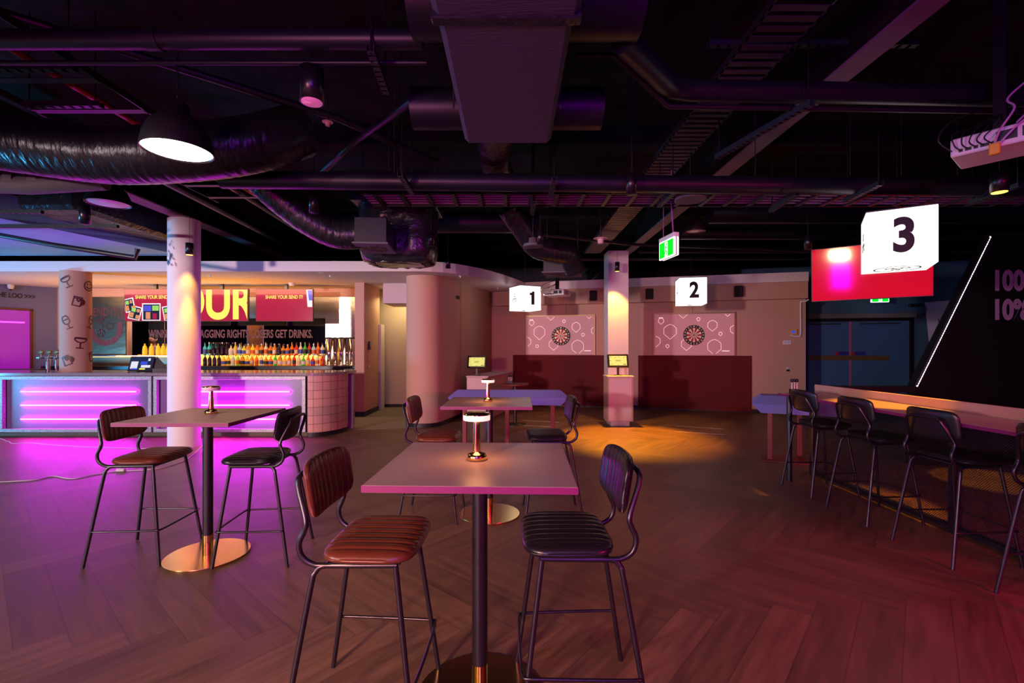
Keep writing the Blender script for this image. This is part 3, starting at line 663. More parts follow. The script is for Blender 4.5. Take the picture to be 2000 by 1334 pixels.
for s_ in (-1, 1): sb.tube([(s_*.15, 0, 1.42), (s_*.215, .0, 1.25), (s_*.22, -.03, 1.12), (s_*.18, -.15, 1.145)], [.068, .062, .054, .045], 14)
build('shirt', sb, 'shirt', pr)
build('trousers', B().tube([(-.085, 0, .98), (-.09, 0, .5), (-.09, 0, .06)], [.105, .075, .06], 14).tube([(.085, 0, .98), (.09, 0, .5), (.09, 0, .06)], [.105, .075, .06], 14).box(-.15, .15, -.09, .09, .86, .96), 'black', pr)

# ------------------------------------------------------------------ left wall: doorway and sign
sa = math.atan2(11.1-7.16, -10.6+12.6)     # wall direction angle
d_ = Vector((cos(sa), sin(sa))); nn = Vector((sin(sa), -cos(sa)))
def sw(Y, off, z): tt = (Y-7.16)/d_.y; return (-12.6+d_.x*tt+nn.x*off, Y+nn.y*off, z)
p0, p1 = sw(9.15, .002, 0), sw(10.62, .002, 0)
dw = thing('door_1', 'magenta lit glazed doorway in the slate blue wall at the far left', 'door', ((p0[0]+p1[0])/2, (p0[1]+p1[1])/2, 0), sa); dw['kind'] = 'structure'
hw = math.dist(p0, p1)/2
build('glass_leaf', B().box(-hw+.04, hw-.04, -.015, .0, 0, 2.28), 'doorglow', dw)
build('door_frame', B().box(-hw, -hw+.05, -.04, 0, 0, 2.33).box(hw-.05, hw, -.04, 0, 0, 2.33).box(-hw, hw, -.04, 0, 2.28, 2.33), 'maroonink', dw)
build('light_strip', B().box(-hw+.05, hw-.14, -.03, -.016, 2.00, 2.03), mat('magenta_strip', (.3, 0, .3), .4, emit=(1, .05, 1), es=3), dw)
lt_ = text('wall_lettering', 'THE LOO >>>', .145, 'ink', sw(10.66, .012, 2.60), (R(90), 0, sa), None, .002, .72, .003, 'RIGHT')
tag(lt_, 'dark THE LOO lettering with arrows above the lit doorway', 'sign')
t = thing('security_camera', 'small dome security camera above the lettering on the left wall', 'camera', sw(10.28, .10, 2.80)); t.location.z = 2.80
build('housing', B().lathe([(.0, -.08), (.04, -.06), (.055, -.02), (.055, .03)], seg=18), 'white', t); build('lens', B().lathe([(0, -.10), (.022, -.09), (.028, -.06)], seg=14), 'black', t)
tag(build('side_bench', B().bbox(-10.9, -9.62, 9.2, 9.75, .0, 1.02, .01), 'black'), 'dark side bench under the slate blue wall behind the taps', 'bench')

# soffit downlights and fittings
def downlight(x, y, lab):
    z = 2.76+(y-8.03)*.033; t = thing('downlight', lab, 'ceiling light', (x, y, z), 0, 'recessed downlights in the soffit')
    build('trim_ring', B().lathe([(.03, -.006), (.055, -.006), (.06, .0)], seg=22), 'white', t); build('lamp', B().lathe([(0, -.004), (.03, -.004)], seg=18), 'amberglow', t)
for px, py, lab in [(47, 532, 'front'), (52, 553, 'rear'), (185, 532, 'just right of the patterned column'), (243, 550, 'above the left television'), (480, 532, 'right of the white column'), (481, 551, 'above the middle television'), (628, 533, 'front edge near the bar end'), (602, 551, 'above the right television')]:
    Yy = 8.03
    for _ in range(20): Yy = (2.76+(Yy-8.03)*.033-EYE)*917/(679.5-py)
    nm = {'front': 'recessed downlight at the far left front edge of the soffit', 'rear': 'recessed downlight at the far left, set deeper in the soffit'}.get(lab, 'recessed soffit downlight '+lab)
    downlight(x_of(px, Yy), max(Yy, 8.12), nm)
for px, py, lab in [(410, 540, 'sprinkler head in the soffit above the middle television'), (645, 540, 'sprinkler head in the soffit near the bar end'), (899, 541, 'sprinkler head in the soffit by the curved wall'), (972, 564, 'sprinkler head in the soffit behind lane sign one')]:
    Yy = 8.5
    for _ in range(20): Yy = (2.74+(Yy-8.03)*.033-EYE)*917/(679.5-py)
    z = 2.76+(Yy-8.03)*.033
    t = thing('sprinkler', lab, 'sprinkler', (x_of(px, Yy), Yy, z)); build('body', B().lathe([(.006, -.04), (.012, -.02), (.03, 0)], seg=12), 'white', t); build('deflector', B().lathe([(.02, -.045), (.02, -.042)], seg=12), 'chrome', t)
t = thing('smoke_detector', 'white smoke detector under the soffit above the right television', 'smoke detector', (x_of(570, 9.9), 9.9, 2.822)); build('housing', B().lathe([(.02, -.07), (.055, -.06), (.065, 0)], seg=20), 'white', t); build('led', B().lathe([(0, -.074), (.008, -.07)], seg=8), 'red', t)
# access and card panels
t = thing('access_keypad', 'dark card reader on the pink pilaster beside the passage', 'keypad', (-3.09, 10.15, 1.50)); build('housing', B().bbox(0, .03, -.06, .06, -.09, .09, .008), 'black', t); build('display', B().box(.03, .0315, -.045, .045, -.02, .075), 'tvdark', t)
for i, z in enumerate((1.20, 1.05)):
    t = thing('wall_switch', ['upper', 'lower'][i]+' white switch plate on the pink pilaster', 'switch', (-3.098, 10.15, z)); build('plate', B().bbox(0, .008, -.055, .055, -.04, .04, .002), 'pink', t)
    build('rocker', B().box(.008, .012, -.03, -.005, -.02, .02), 'white', t); build('rocker', B().box(.008, .012, .005, .03, -.02, .02), 'white', t)

# ------------------------------------------------------------------ dart lanes
def dart_lane(s0, s1, cs, pn0, pn1, side):
    t = thing('projection_screen', 'pink projected dart screen with flight outlines, %s' % side, 'screen', wl((s0+s1)/2, .03), A, 'dart screens on the back wall')
    W = s1-s0
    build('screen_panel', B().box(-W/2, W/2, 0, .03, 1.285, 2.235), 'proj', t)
    build('gold_frame', B().box(-W/2-.03, -W/2, -.02, .03, 1.275, 2.265).box(W/2, W/2+.03, -.02, .03, 1.275, 2.265).box(-W/2, W/2, -.02, .03, 2.235, 2.265), 'gold', t)
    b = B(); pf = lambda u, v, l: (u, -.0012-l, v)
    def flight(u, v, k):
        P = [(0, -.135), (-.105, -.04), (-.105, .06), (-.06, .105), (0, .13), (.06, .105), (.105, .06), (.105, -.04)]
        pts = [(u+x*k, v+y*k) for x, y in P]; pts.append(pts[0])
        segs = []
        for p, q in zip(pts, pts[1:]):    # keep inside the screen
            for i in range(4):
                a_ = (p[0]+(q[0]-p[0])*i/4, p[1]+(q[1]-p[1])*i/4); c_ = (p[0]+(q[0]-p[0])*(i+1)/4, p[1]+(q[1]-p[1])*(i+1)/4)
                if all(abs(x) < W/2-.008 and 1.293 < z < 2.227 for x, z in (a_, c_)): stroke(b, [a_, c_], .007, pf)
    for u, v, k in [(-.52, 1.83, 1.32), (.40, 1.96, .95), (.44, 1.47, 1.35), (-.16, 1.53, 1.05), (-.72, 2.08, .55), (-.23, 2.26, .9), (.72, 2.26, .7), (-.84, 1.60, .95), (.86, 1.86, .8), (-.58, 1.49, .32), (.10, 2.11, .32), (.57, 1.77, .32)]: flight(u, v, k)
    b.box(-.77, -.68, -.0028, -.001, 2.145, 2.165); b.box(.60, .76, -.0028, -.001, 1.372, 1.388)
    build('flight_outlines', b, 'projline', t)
    # dartboard
    d = thing('dartboard', 'round dartboard with cream, red and green segments, %s' % side, 'dartboard', wl(cs, .035, 1.745), A, 'dartboards')
    db = B(); db.T = Matrix.Rotation(R(90), 4, 'X')
    db.lathe([(.228, 0), (.232, .02), (.226, .038)], seg=60, mi=0)
    rings = [(0, .0064, 'b'), (.0064, .016, 'g'), (.016, .099, 's'), (.099, .107, 't'), (.107, .162, 's'), (.162, .170, 't'), (.170, .226, 'o')]
    for r0, r1, kd in rings:
        for k in range(20):
            for h_ in range(2):
                a_, c_ = R(-9+18*k+9*h_), R(-9+18*k+9*h_+9)
                mi = {'b': 1, 'g': 2, 'o': 0}.get(kd); z = .0385
                if mi is None: mi = (3 if k % 2 else 0) if kd == 's' else (2 if k % 2 else 1)
                if kd == 's' and mi == 0: mi = 1 if side.startswith('lane two') else 1
                if r0 == 0: db.add([(0, 0, z), (r1*cos(a_), r1*sin(a_), z), (r1*cos(c_), r1*sin(c_), z)], [(0, 1, 2)], mi)
                else: db.add([(r0*cos(a_), r0*sin(a_), z), (r1*cos(a_), r1*sin(a_), z), (r1*cos(c_), r1*sin(c_), z), (r0*cos(c_), r0*sin(c_), z)], [(0, 1, 2, 3)], mi)
    build('board', db, ['dbblack', 'dbred', 'dbgreen', 'dbwhite'], d)
    nums = [6, 13, 4, 18, 1, 20, 5, 12, 9, 14, 11, 8, 16, 7, 19, 3, 17, 2, 15, 10]
    grp = B()
    for k, nv in enumerate(nums):
        me = text_mesh(str(nv), .05, .0008, .9, .0016); a_ = R(18*k)
        me.transform(Matrix.Translation((.198*cos(a_), .198*sin(a_), .0395)) @ Matrix.Rotation(a_-pi/2, 4, 'Z'))
        me.transform(Matrix.Rotation(R(90), 4, 'X')); grp.add([tuple(v.co) for v in me.vertices], [list(p.vertices) for p in me.polygons]); bpy.data.meshes.remove(me)
    build('numbers', grp, 'dbwhite', d)
    m_ = tag(build('felt_panel', B().bbox(pn0, pn1, -.03, -.001, .02, 1.272, .004), 'maroon', None, (0, 12.02, 0), A), 'maroon felt backboard below the screen, %s' % side, 'panel', 'maroon panels')
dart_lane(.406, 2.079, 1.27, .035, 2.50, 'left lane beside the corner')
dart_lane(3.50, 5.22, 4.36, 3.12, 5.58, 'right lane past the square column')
# throw line marks on floor
for k, (p, q, lab) in enumerate([((1021, 821), (1091, 825), 'rear pale throw line tape on the floor of the left lane'), ((1004, 830), (1075, 833.5), 'front pale throw line tape on the floor of the left lane'), ((1320, 832), (1412, 838), 'rear pale throw line tape on the floor of the right lane'), ((1318, 843), (1416, 849), 'front pale throw line tape on the floor of the right lane')]):
    f_ = lambda p: (x_of(p[0], 1329.65/(p[1]-679.5)), 1329.65/(p[1]-679.5)); a_, c_ = f_(p), f_(q)
    tag(build('throw_line', B().prism([(a_[0], a_[1]-.012), (c_[0], c_[1]-.012), (c_[0], c_[1]+.012), (a_[0], a_[1]+.012)], .0005, .002), 'poster'), lab, 'floor marking', 'throw line tapes')
# speakers
def speaker(s_, lab, z=2.70):
    t = thing('wall_speaker', lab, 'speaker', wl(s_, .19, z), A, 'speakers on the bulkhead')
    build('cabinet', B().bbox(-.085, .085, -.13, 0, -.12, .12, .012), 'black', t); build('grille', B().bbox(-.072, .072, -.136, -.13, -.105, .105, .003), mat('speaker_cloth', (.012, .012, .014), .9, bump=(400, .4, .001)), t)
    build('bracket', B().box(-.03, .03, -.02, .03, -.03, .03), 'black', t)
speaker(2.085, 'small black wall speaker left of the square column'); speaker(3.37, 'small black wall speaker between the column and lane sign two'); speaker(5.26, 'small black wall speaker right of lane sign two')
# wall bits right of lane two
t = thing('isolator_switch', 'yellow isolator box with blue display on the pink wall end', 'switch box', wl(6.42, .0, 1.80), A); build('box', B().bbox(-.08, .06, -.06, 0, -.06, .06, .005), 'yellowbox', t); build('display', B().box(-.05, .02, -.062, -.06, -.03, .03), 'tvblue', t)
tag(build('conduit', B().tube(smooth_path([wl(6.35, .03, 1.73), wl(6.50, .035, 1.70), wl(6.55, .035, 1.78), wl(6.55, .035, 2.40), wl(6.58, .04, 2.46), wl(6.64, .05, 2.47), wl(6.70, .05, 2.50)], 6), .018, 10), 'white'), 'white bent conduit running down the pink wall end', 'pipe')
t = thing('wall_socket', 'white double socket plate below the conduit', 'socket', wl(6.29, .0, 1.57), A); build('plate', B().bbox(-.08, .08, -.012, 0, -.045, .045, .003), 'white', t); build('socket_face', B().box(-.05, -.01, -.014, -.012, -.02, .02).box(.01, .05, -.014, -.012, -.02, .02), 'poster', t)
t = thing('wall_hook', 'small dark knob on a pale plate low on the pink wall', 'hook', wl(6.30, .0, .98), A); build('plate', B().bbox(-.03, .03, -.008, 0, -.05, .05, .002), 'poster', t); build('knob', B().lathe([(0, -.02), (.03, -.01), (.03, .02), (0, .03)], (0, -.035, -.03), 14), 'black', t)
t = thing('socket_pair', 'pair of black square sockets high on the curved pink wall', 'socket', (-1.10+.0, 9.62, 2.48), math.atan2(dy, dx)); build('left_socket', B().bbox(-.07, -.005, -.012, .0, -.035, .035, .003), 'black', t); build('right_socket', B().bbox(.005, .07, -.012, .0, -.035, .035, .003), 'black', t)
struct('trim_8', B().box(-.003, .003, -.004, .0, .08, 2.80), 'maroonink', loc=(cx+r*dy+dx*1.05, cy-r*dx+dy*1.05, 0), rotz=math.atan2(dy, dx), label='joint in the curved wall lining')

# blue wall: doors
def wb(s_, off, z=0): return (s_*CA+off*SA, 13.2+s_*SA-off*CA, z)
t = thing('door_2', 'pair of blue double doors with dark frame under the red screen', 'door', wb(8.22, 0), A); t['kind'] = 'structure'
for nm, x0, x1 in (('left_leaf', -1.17, -.004), ('right_leaf', .004, 1.17)):
    lf = build('door_leaf', B().bbox(x0, x1, -.04, -.001, .005, 2.07, .003), 'bluedoor', t)
    build('door_closer', B().box(x0+.2, x1-.2, -.09, -.04, 2.0, 2.03), 'strut', lf)
build('meeting_strip', B().box(-.025, .025, -.05, -.04, .01, 2.07), mat('mauve_strip', (.28, .1, .2), .5), t)
build('door_frame', B().box(1.17, 1.24, -.07, 0, 0, 2.14).box(-1.24, -1.17, -.07, 0, 0, 2.14).box(-1.24, 1.24, -.07, 0, 2.07, 2.14), 'blackm', t)
build('head_cover', B().bbox(-1.3, 1.28, -.12, 0, 2.14, 2.25, .006), 'beam', t)
tag(build('warning_tape', B().box(-.88, .78, -.052, -.0505, 1.16, 1.27), 'strip', None, wb(8.22, 0), A), 'brown printed tape strip across the blue doors', 'tape')
for x, lab in ((-.31, 'small red and blue notice on the left blue door'), (.02, 'small red and blue notice on the right blue door')):
    nb = thing('door_notice', lab, 'notice', wb(8.22+x+.14, .053, 1.32), A, 'notices above the tape'); build('blue_panel', B().box(-.07, .14, -.001, .001, -.045, .045), mat('blue_vinyl', (.015, .02, .2), .5), nb); build('red_panel', B().box(-.14, -.07, -.001, .001, -.045, .035), mat('red_vinyl', (.3, .01, .01), .5), nb)
t = thing('power_supply', 'small black power box with a looping cable on the blue wall', 'power supply', wb(9.48, .0, 2.42), A); build('box', B().bbox(-.09, .09, -.06, 0, -.035, .035, .006), 'black', t)
build('cable', B().tube(smooth_path([(.09, -.03, .0), (.17, -.03, -.01), (.22, -.03, -.08), (.20, -.03, -.2), (.13, -.03, -.28), (.1, -.03, -.3)], 6), .006, 6), 'black', t)
pt_ = thing('wall_poster', 'white paper poster with dark lettering half hidden by the black partition', 'poster', wb(10.0, .01, 2.06), A); build('sheet', B().add([(-.3, -.002, .42), (.45, -.002, .47), (.45, -.002, -.6), (-.2, -.002, -.75)], [(0, 3, 2, 1)]), 'poster', pt_)
text('lettering', 'WHO', .17, 'ink', (.10, -.004, -.02), FR, pt_, .001, .7, .003)

# ------------------------------------------------------------------ lane number signs
def num_sign(num, loc, rotz, lab, S=.5):
    t = thing('lane_sign', lab, 'sign', loc, rotz, 'illuminated lane number cubes')
    build('light_box', B().bbox(-S/2, S/2, -S/2, S/2, 0, S, .004), 'sign', t)
    build('cap', B().bbox(-S/2-.004, S/2+.004, -S/2-.004, S/2+.004, S, S+.012, .002), 'signtop', t)
    build('cable', B().tube([(0, 0, S), (0, 0, 3.99-loc[2])], .004, 6), 'black', t)
    if num == '1':
        nb = B(); P_ = [(-.045, -.14), (.03, -.14), (.03, .14), (-.02, .14), (-.03, .115), (-.085, .105), (-.085, .06), (-.045, .06)]; P_ = [(x+.06, z+S/2) for x, z in P_]; k = len(P_)
        nb.add([(x, -S/2-.002, z) for x, z in P_]+[(x, -S/2-.0002, z) for x, z in P_], [(0, 1, 2, 7), (2, 3, 4, 7), (4, 5, 6, 7)]+[(i, k+i, k+(i+1) % k, (i+1) % k) for i in range(k)]); build('number', nb, 'ink', t)
    else: text('number', num, .41, 'ink', (.02, -S/2-.001, S/2), FR, t, .001, .84, .015)
    b = B()
    for pf, cxx, cyy, k in ((lambda u, v, l: (-S/2-.0005-l, -u, v), 0, S/2, 1.0), (lambda u, v, l: (u, v*1., -.0005-l), 0, 0, 1.3)):
        stroke(b, arc(cxx, cyy, .13*k, .13*k, 0, 360, 28), .012, pf) if k > 1 else None
        for a_ in (90, 210, 330):
            c_, s__ = cos(R(a_)), sin(R(a_)); stroke(b, [(cxx, cyy), (cxx+.035*c_, cyy+.035*s__)], .012, pf)
            stroke(b, [(cxx+.068*c_+.034*cos(R(q)), cyy+.068*s__+.034*sin(R(q))) for q in range(0, 360, 60)], .012, pf, True)
    build('dart_logo', b, 'ink', t); return t
def near_corner(x, y, a, S=.5): return (x+S/2*(cos(a)-sin(a)), y+S/2*(sin(a)+cos(a)))
a1 = R(27); c1 = near_corner(.17, 9.75, a1); num_sign('1', (c1[0], c1[1], 2.25), a1, 'glowing white numeral one cube hanging over the left dart lane')
a2 = R(-11); c2 = near_corner(3.216, 9.02, a2); num_sign('2', (c2[0], c2[1], 2.295), a2, 'glowing white numeral two cube hanging over the right dart lane')
a3 = R(-32.5); c3 = near_corner(3.25, 4.31, a3); num_sign('3', (c3[0], c3[1], 2.19), a3, 'largest glowing cube, numeral three, in front of the crimson screen')

# crimson hanging TV
t, s = flat_tv('hanging_television', 'wide crimson television screen hanging behind lane sign three', (4.63, 6.09, 2.44), R(-36.5), 'tvred', tilt=R(7), W=1.27, H=.72)
# exit signs
def exit_sign(loc, rotz, lab, cable=True):
    t = thing('exit_sign', lab, 'exit sign', loc, rotz, 'green running figure exit signs')
    build('housing', B().bbox(-.17, .17, -.03, .03, .19, .235, .004).bbox(-.17, .17, -.008, .008, 0, .19, .002), 'white', t)
    build('diffuser', B().bbox(-.168, .168, -.028, -.009, .0, .188, .004).bbox(-.168, .168, .009, .028, .0, .188, .004), 'exitwhite', t)
    build('green_face', B().box(-.155, -.035, -.0295, -.028, .012, .176).box(.035, .155, -.0295, -.028, .012, .176).box(-.04, .04, -.0292, -.028, .166, .176), 'green', t)
    b = B(); pf = lambda u, v, l: (u, -.0285-l, v)
    stroke(b, arc(.008, .142, .006, .006, 0, 360, 8), .012, pf); stroke(b, [(.0, .125), (-.005, .085), (.015, .055), (.0, .03)], .014, pf); stroke(b, [(-.005, .085), (-.03, .05), (-.04, .05)], .012, pf); stroke(b, [(.0, .12), (.028, .10)], .008, pf); stroke(b, [(.0, .12), (-.028, .11)], .008, pf)
    build('running_figure', b, 'green', t)
    if cable: build('suspension_cable', B().tube([(-.12, 0, .235), (-.12, 0, 3.32-loc[2])], .004, 6).tube(smooth_path([(.1, 0, .235), (.05, .02, .35), (.02, .02, .6), (.02, .02, 3.32-loc[2])], 5), .008, 8), 'wire', t)
exit_sign((1.655, 4.96, 2.40), R(-82), 'green exit sign hanging edge-on left of lane sign three')
exit_sign((wb(8.6, .55)[0], wb(8.6, .55)[1], 2.46), A, 'green exit sign half hidden under the crimson television')

# ------------------------------------------------------------------ kiosks
def tablet(loc, rz, lab):
    t = thing('scoring_tablet', lab, 'tablet', loc, rz, 'yellow screened scoring tablets')
    build('stand', B().bbox(-.07, .07, -.05, .05, 0, .012, .003).bbox(-.02, .02, -.015, .015, .012, .15, .003), 'black', t)
    b = B(); b.T = Matrix.Translation((0, -.02, .15)) @ Matrix.Rotation(R(-14), 4, 'X'); b.bbox(-.20, .20, -.02, .02, 0, .255, .008); build('casing', b, 'black', t)
    b = B(); b.T = Matrix.Translation((0, -.02, .15)) @ Matrix.Rotation(R(-14), 4, 'X'); b.quad((-.165, -.0215, .035), (.165, -.0215, .035), (.165, -.0215, .22), (-.165, -.0215, .22)); sc_ = build('screen', b, 'padglow', t)
    b = B(); T_ = Matrix.Translation((0, -.02, .15)) @ Matrix.Rotation(R(-14), 4, 'X'); b.T = T_
    pf = lambda u, v, l: (u, -.022-l, v)
    for u, v, a_ in ((-.14, .20, 20), (-.15, .13, -10), (-.12, .06, -20), (0, .05, 40), (.12, .19, 30), (.02, .2, -40), (-.05, .19, 10)): stroke(b, [(u-.015*cos(R(a_)), v-.015*sin(R(a_))), (u+.015*cos(R(a_)), v+.015*sin(R(a_)))], .004, pf)
    for i in range(4): stroke(b, arc(-.036+.024*i, .125, .009, .016, 0, 300, 6), .004, pf)
    b.box(.09, .15, -.0235, -.0218, .05, .06); build('screen_graphics', b, 'ink', t); return t
k2 = thing('kiosk_cabinet', 'pink cabinet with recessed foot in front of the square column', 'cabinet', (2.01, 8.90, 0))
build('carcass', B().bbox(-.235, .235, -.22, .21, .085, .905, .004), 'pink', k2); build('top_panel', B().bbox(-.245, .245, -.245, .21, .905, .93, .003), 'lintel', k2)
build('door', B().bbox(-.215, .205, -.232, -.221, .10, .89, .003), 'lintel', k2); build('foot', B().bbox(-.18, .17, -.20, .20, 0, .085, .003), 'lintel', k2)
tablet((2.0, 8.86, .931), R(3), 'yellow scoring tablet on the pink cabinet by the square column')
ang = math.atan2(dy, dx)-pi/2
k1 = thing('kiosk_cabinet', 'long low pink cabinet against the side wall of the left lane', 'cabinet', (-.70, 10.3, 0), ang)
build('carcass', B().bbox(-.02, .42, -.85, 1.05, .0, .86, .004), 'pink', k1); build('top_panel', B().bbox(-.03, .44, -.86, 1.06, .86, .885, .003), 'lintel', k1)
build('end_door', B().bbox(.0, .40, -.865, -.852, .06, .85, .003), 'lintel', k1)
tablet((-.72, 9.62, .886), R(-10), 'yellow scoring tablet on the low cabinet beside the curved wall')

# dart holders on round tables
def dart_caddy(loc, lab, n=3):
    t = thing('dart_holder', lab, 'dart holder', loc); build('block', B().bbox(-.045, .045, -.03, .03, 0, .05, .004), 'black', t)
    for i in range(n):
        x = -.028+.028*i; dd = build('dart', B().tube([(x, 0, .05), (x, 0, .13)], .004, 6), 'white', t)
        build('flight', B().lathe([(.0, .12), (.017, .135), (.017, .155), (0, .165)], (x, 0, 0), 8), 'black', dd)
rt_ = thing('round_side_table', 'small round table with reddish top behind the lavender table', 'side table', (.06, 8.9, 0)); build('top', B().lathe([(.25, .74), (.26, .75), (.26, .77), (.25, .775)], seg=32), 'redleg', rt_); build('post', B().tube([(0, 0, .02), (0, 0, .74)], .03, 12), 'black', rt_); build('base', B().lathe([(.2, 0), (.2, .012), (.04, .03)], seg=28), 'black', rt_)
dart_caddy((-.03, 8.86, .776), 'black dart holder with upright darts on the small round table')

dart_caddy((3.08, 5.12, .951), 'black dart holder with upright darts at the far end of the long counter')

# lavender tables
def lav_table(loc, rz, L_, W_, zt_, lab, legs, drop=.09, under=.12):
    t = thing('lavender_table', lab, 'table', loc, rz, 'lavender faceted tables')
    b = B(); p = [(L_/2-.10, W_/2-.26), (L_/2, W_/2), (L_/2-.10, W_/2-.12)]; z = [zt_, zt_-drop, zt_-drop-under]
    rings = [[(-a_, -c_, zz), (a_, -c_, zz), (a_, c_, zz), (-a_, c_, zz)] for (a_, c_), zz in zip(p, z)]
    vs = sum(rings, []); fs = [(0, 1, 2, 3), (11, 10, 9, 8)]
    for i in range(2):
        for k in range(4): a_, c_ = i*4+k, i*4+(k+1) % 4; fs.append((a_+4, c_+4, c_, a_))
    b.add(vs, fs); build('faceted_top', b, 'violet', t)
    for x, y in legs: build('leg', B().bbox(x-.03, x+.03, y-.03, y+.03, .0105, zt_-drop-under+.01, .004), 'redleg', t)
    build('base_plate', B().bbox(min(l[0] for l in legs)-.1, max(l[0] for l in legs)+.1, -.2, .2, 0, .010, .003), 'redleg', t)
lav_table((-.05, 7.12, 0), R(-1.5), 1.76, .62, .815, 'long lavender faceted table on red legs behind the middle table', [(-.66, -.08), (-.02, -.08), (.66, -.08)])
lav_table((3.76, 5.98, 0), R(-27), 1.25, .82, .835, 'lavender faceted table on red legs beyond the end of the counter', [(-.42, -.10), (-.06, .30)])

# ------------------------------------------------------------------ stools
def pillow(A_, B_, up, dn, ribs, depth, nu=18, nv=None, curve_=0):
    # A_ half length along ribs (u), B_ half width across (v); returns verts,faces  (u->x, v->y, up->z)
    nv = nv or ribs*8; b = B(); V = []; F = []
    us_ = [sin(pi/2*(2*i/nu-1)) for i in range(nu+1)]; vs_ = [sin(pi/2*(2*j/nv-1))*.55+(2*j/nv-1)*.45 for j in range(nv+1)]
    for sd in (1, -1):
        for j, v in enumerate(vs_):
            ext = (max(0, 1-abs(v)**4.5))**(1/4.5); ext = max(ext, .45 if abs(v) > .999 else ext)
            for u in us_:
                e = (max(0, 1-abs(u)**5)*max(0, 1-abs(v)**5))**.42
                z = sd*(up if sd > 0 else dn)*e
                if sd > 0: z -= depth*(1-abs(sin(pi*ribs*(v+1)/2)))**2.2*min(1, e*1.1)*(1 if abs(u) < .93 else .3)
                V.append((u*A_*ext, v*B_, z+curve_*(v*v)))
    n1 = nu+1
    for sd in (0, 1):
        o = sd*n1*(nv+1)
        for j in range(nv):
            for i in range(nu):
                q = (o+j*n1+i, o+j*n1+i+1, o+(j+1)*n1+i+1, o+(j+1)*n1+i); F.append(q if sd == 0 else q[::-1])
    o = n1*(nv+1)
    for i in range(nu): F.append((i+1, i, o+i, o+i+1)); k_ = nv*n1; F.append((k_+i, k_+i+1, o+k_+i+1, o+k_+i))
    for j in range(nv): F.append((j*n1, (j+1)*n1, o+(j+1)*n1, o+j*n1)); k_ = nu; F.append(((j+1)*n1+k_, j*n1+k_, o+j*n1+k_, o+(j+1)*n1+k_))
    return V, F
seat_V, seat_F = pillow(.178, .212, .032, .028, 9, .009)
back_V, back_F = pillow(.110, .200, .026, .022, 9, .008, curve_=.032)
def make_stool(leather, label, loc, rz, group):
    t = thing('bar_stool', label, 'stool', loc, rz, group)
    b = B(); b.T = Matrix.Translation((.030, 0, .688)); b.add(seat_V, seat_F, 0, True); build('seat', b, leather, t)
    # backrest: ribs run vertically (u -> up), front faces +x
    b = B(); b.T = Matrix.Translation((-.205, 0, .918)) @ Matrix.Rotation(R(-9), 4, 'Y') @ Matrix(((0, 0, 1, 0), (0, 1, 0, 0), (1, 0, 0, 0), (0, 0, 0, 1)))
    b.add(back_V, [f[::-1] for f in back_F], 0, True); build('backrest', b, leather, t)
    r_ = .0105; h = .654
    for s_ in (-1, 1):
        build('leg', B().tube([(.220, s_*.225, 0), (.135, s_*.165, h-.006)], r_, 10), 'blackm', t)
        build('leg', B().tube(smooth_path([(-.265, s_*.235, 0), (-.175, s_*.192, .55), (-.155, s_*.181, h-.02), (-.115, s_*.175, h), (.0, s_*.17, h)], 5), r_, 10), 'blackm', t)
    fr_ = B()
    for s_ in (-1, 1):
        fr_.tube(smooth_path([(.14, s_*.165, h), (-.11, s_*.175, h), (-.170, s_*.178, h+.006), (-.208, s_*.18, h+.035), (-.218, s_*.18, .735), (-.200, s_*.178, .78), (-.196, s_*.175, .82), (-.240, s_*.14, .93), (-.247, s_*.11, .965), (-.247, 0, .972)], 6), r_, 10)
    fr_.tube([(.138, -.165, h), (.138, .165, h)], r_, 8); fr_.tube([(-.115, -.175, h), (-.115, .175, h)], r_, 8)
    build('back_frame', fr_, 'blackm', t)
    fb = B(); zf = .235; k = 1-zf/h
    xf, yf = .135+.085*k, .165+.06*k; xr, yr = -.175-.09*(1-zf/.55), .192+.043*(1-zf/.55)
    for s_ in (-1, 1): fb.tube(smooth_path([(xr, s_*yr, zf), (xr+.04, s_*(yr+.012), zf), (xf-.02, s_*(yf+.012), zf), (xf+.01, s_*yf, zf)], 4), .0065, 8)
    fb.tube(smooth_path([(xf+.0, -yf, zf), (xf+.022, -yf+.03, zf), (xf+.022, yf-.03, zf), (xf, yf, zf)], 4), .0065, 8)
    build('footrest', fb, 'blackm', t); return t
G1 = 'stools at the small tables'; G2 = 'stools along the long counter'
brown = make_stool('brown', 'tan leather bar stool at the front table, nearest on the left', (-.555, 1.89, 0), R(-2), G1)
black = make_stool('blackleather', 'black leather bar stool at the front table, nearest on the right', (.245, 1.94, 0), R(181), G1)
dup(brown, (-2.565, 3.33, 0), R(2), 'tan leather bar stool at the left table in front of the neon bar', G1)
dup(brown, (-.665, 4.08, 0), R(-2), 'tan leather bar stool at the middle table by the curved pink wall', G1)
dup(black, (-1.765, 3.32, 0), R(184), 'black leather bar stool right of the left table', G1)
dup(black, (.325, 4.12, 0), R(181), 'black leather bar stool right of the middle table', G1)
for y, lab in ((4.76, 'black stool at the far end of the long counter'), (4.05, 'second black stool from the far end of the long counter'), (3.31, 'third black stool from the far end of the long counter'), (2.55, 'black counter stool cut by the right edge, closest to the viewer')):
    dup(black, (3.135, y, 0), R(2), lab, G2)

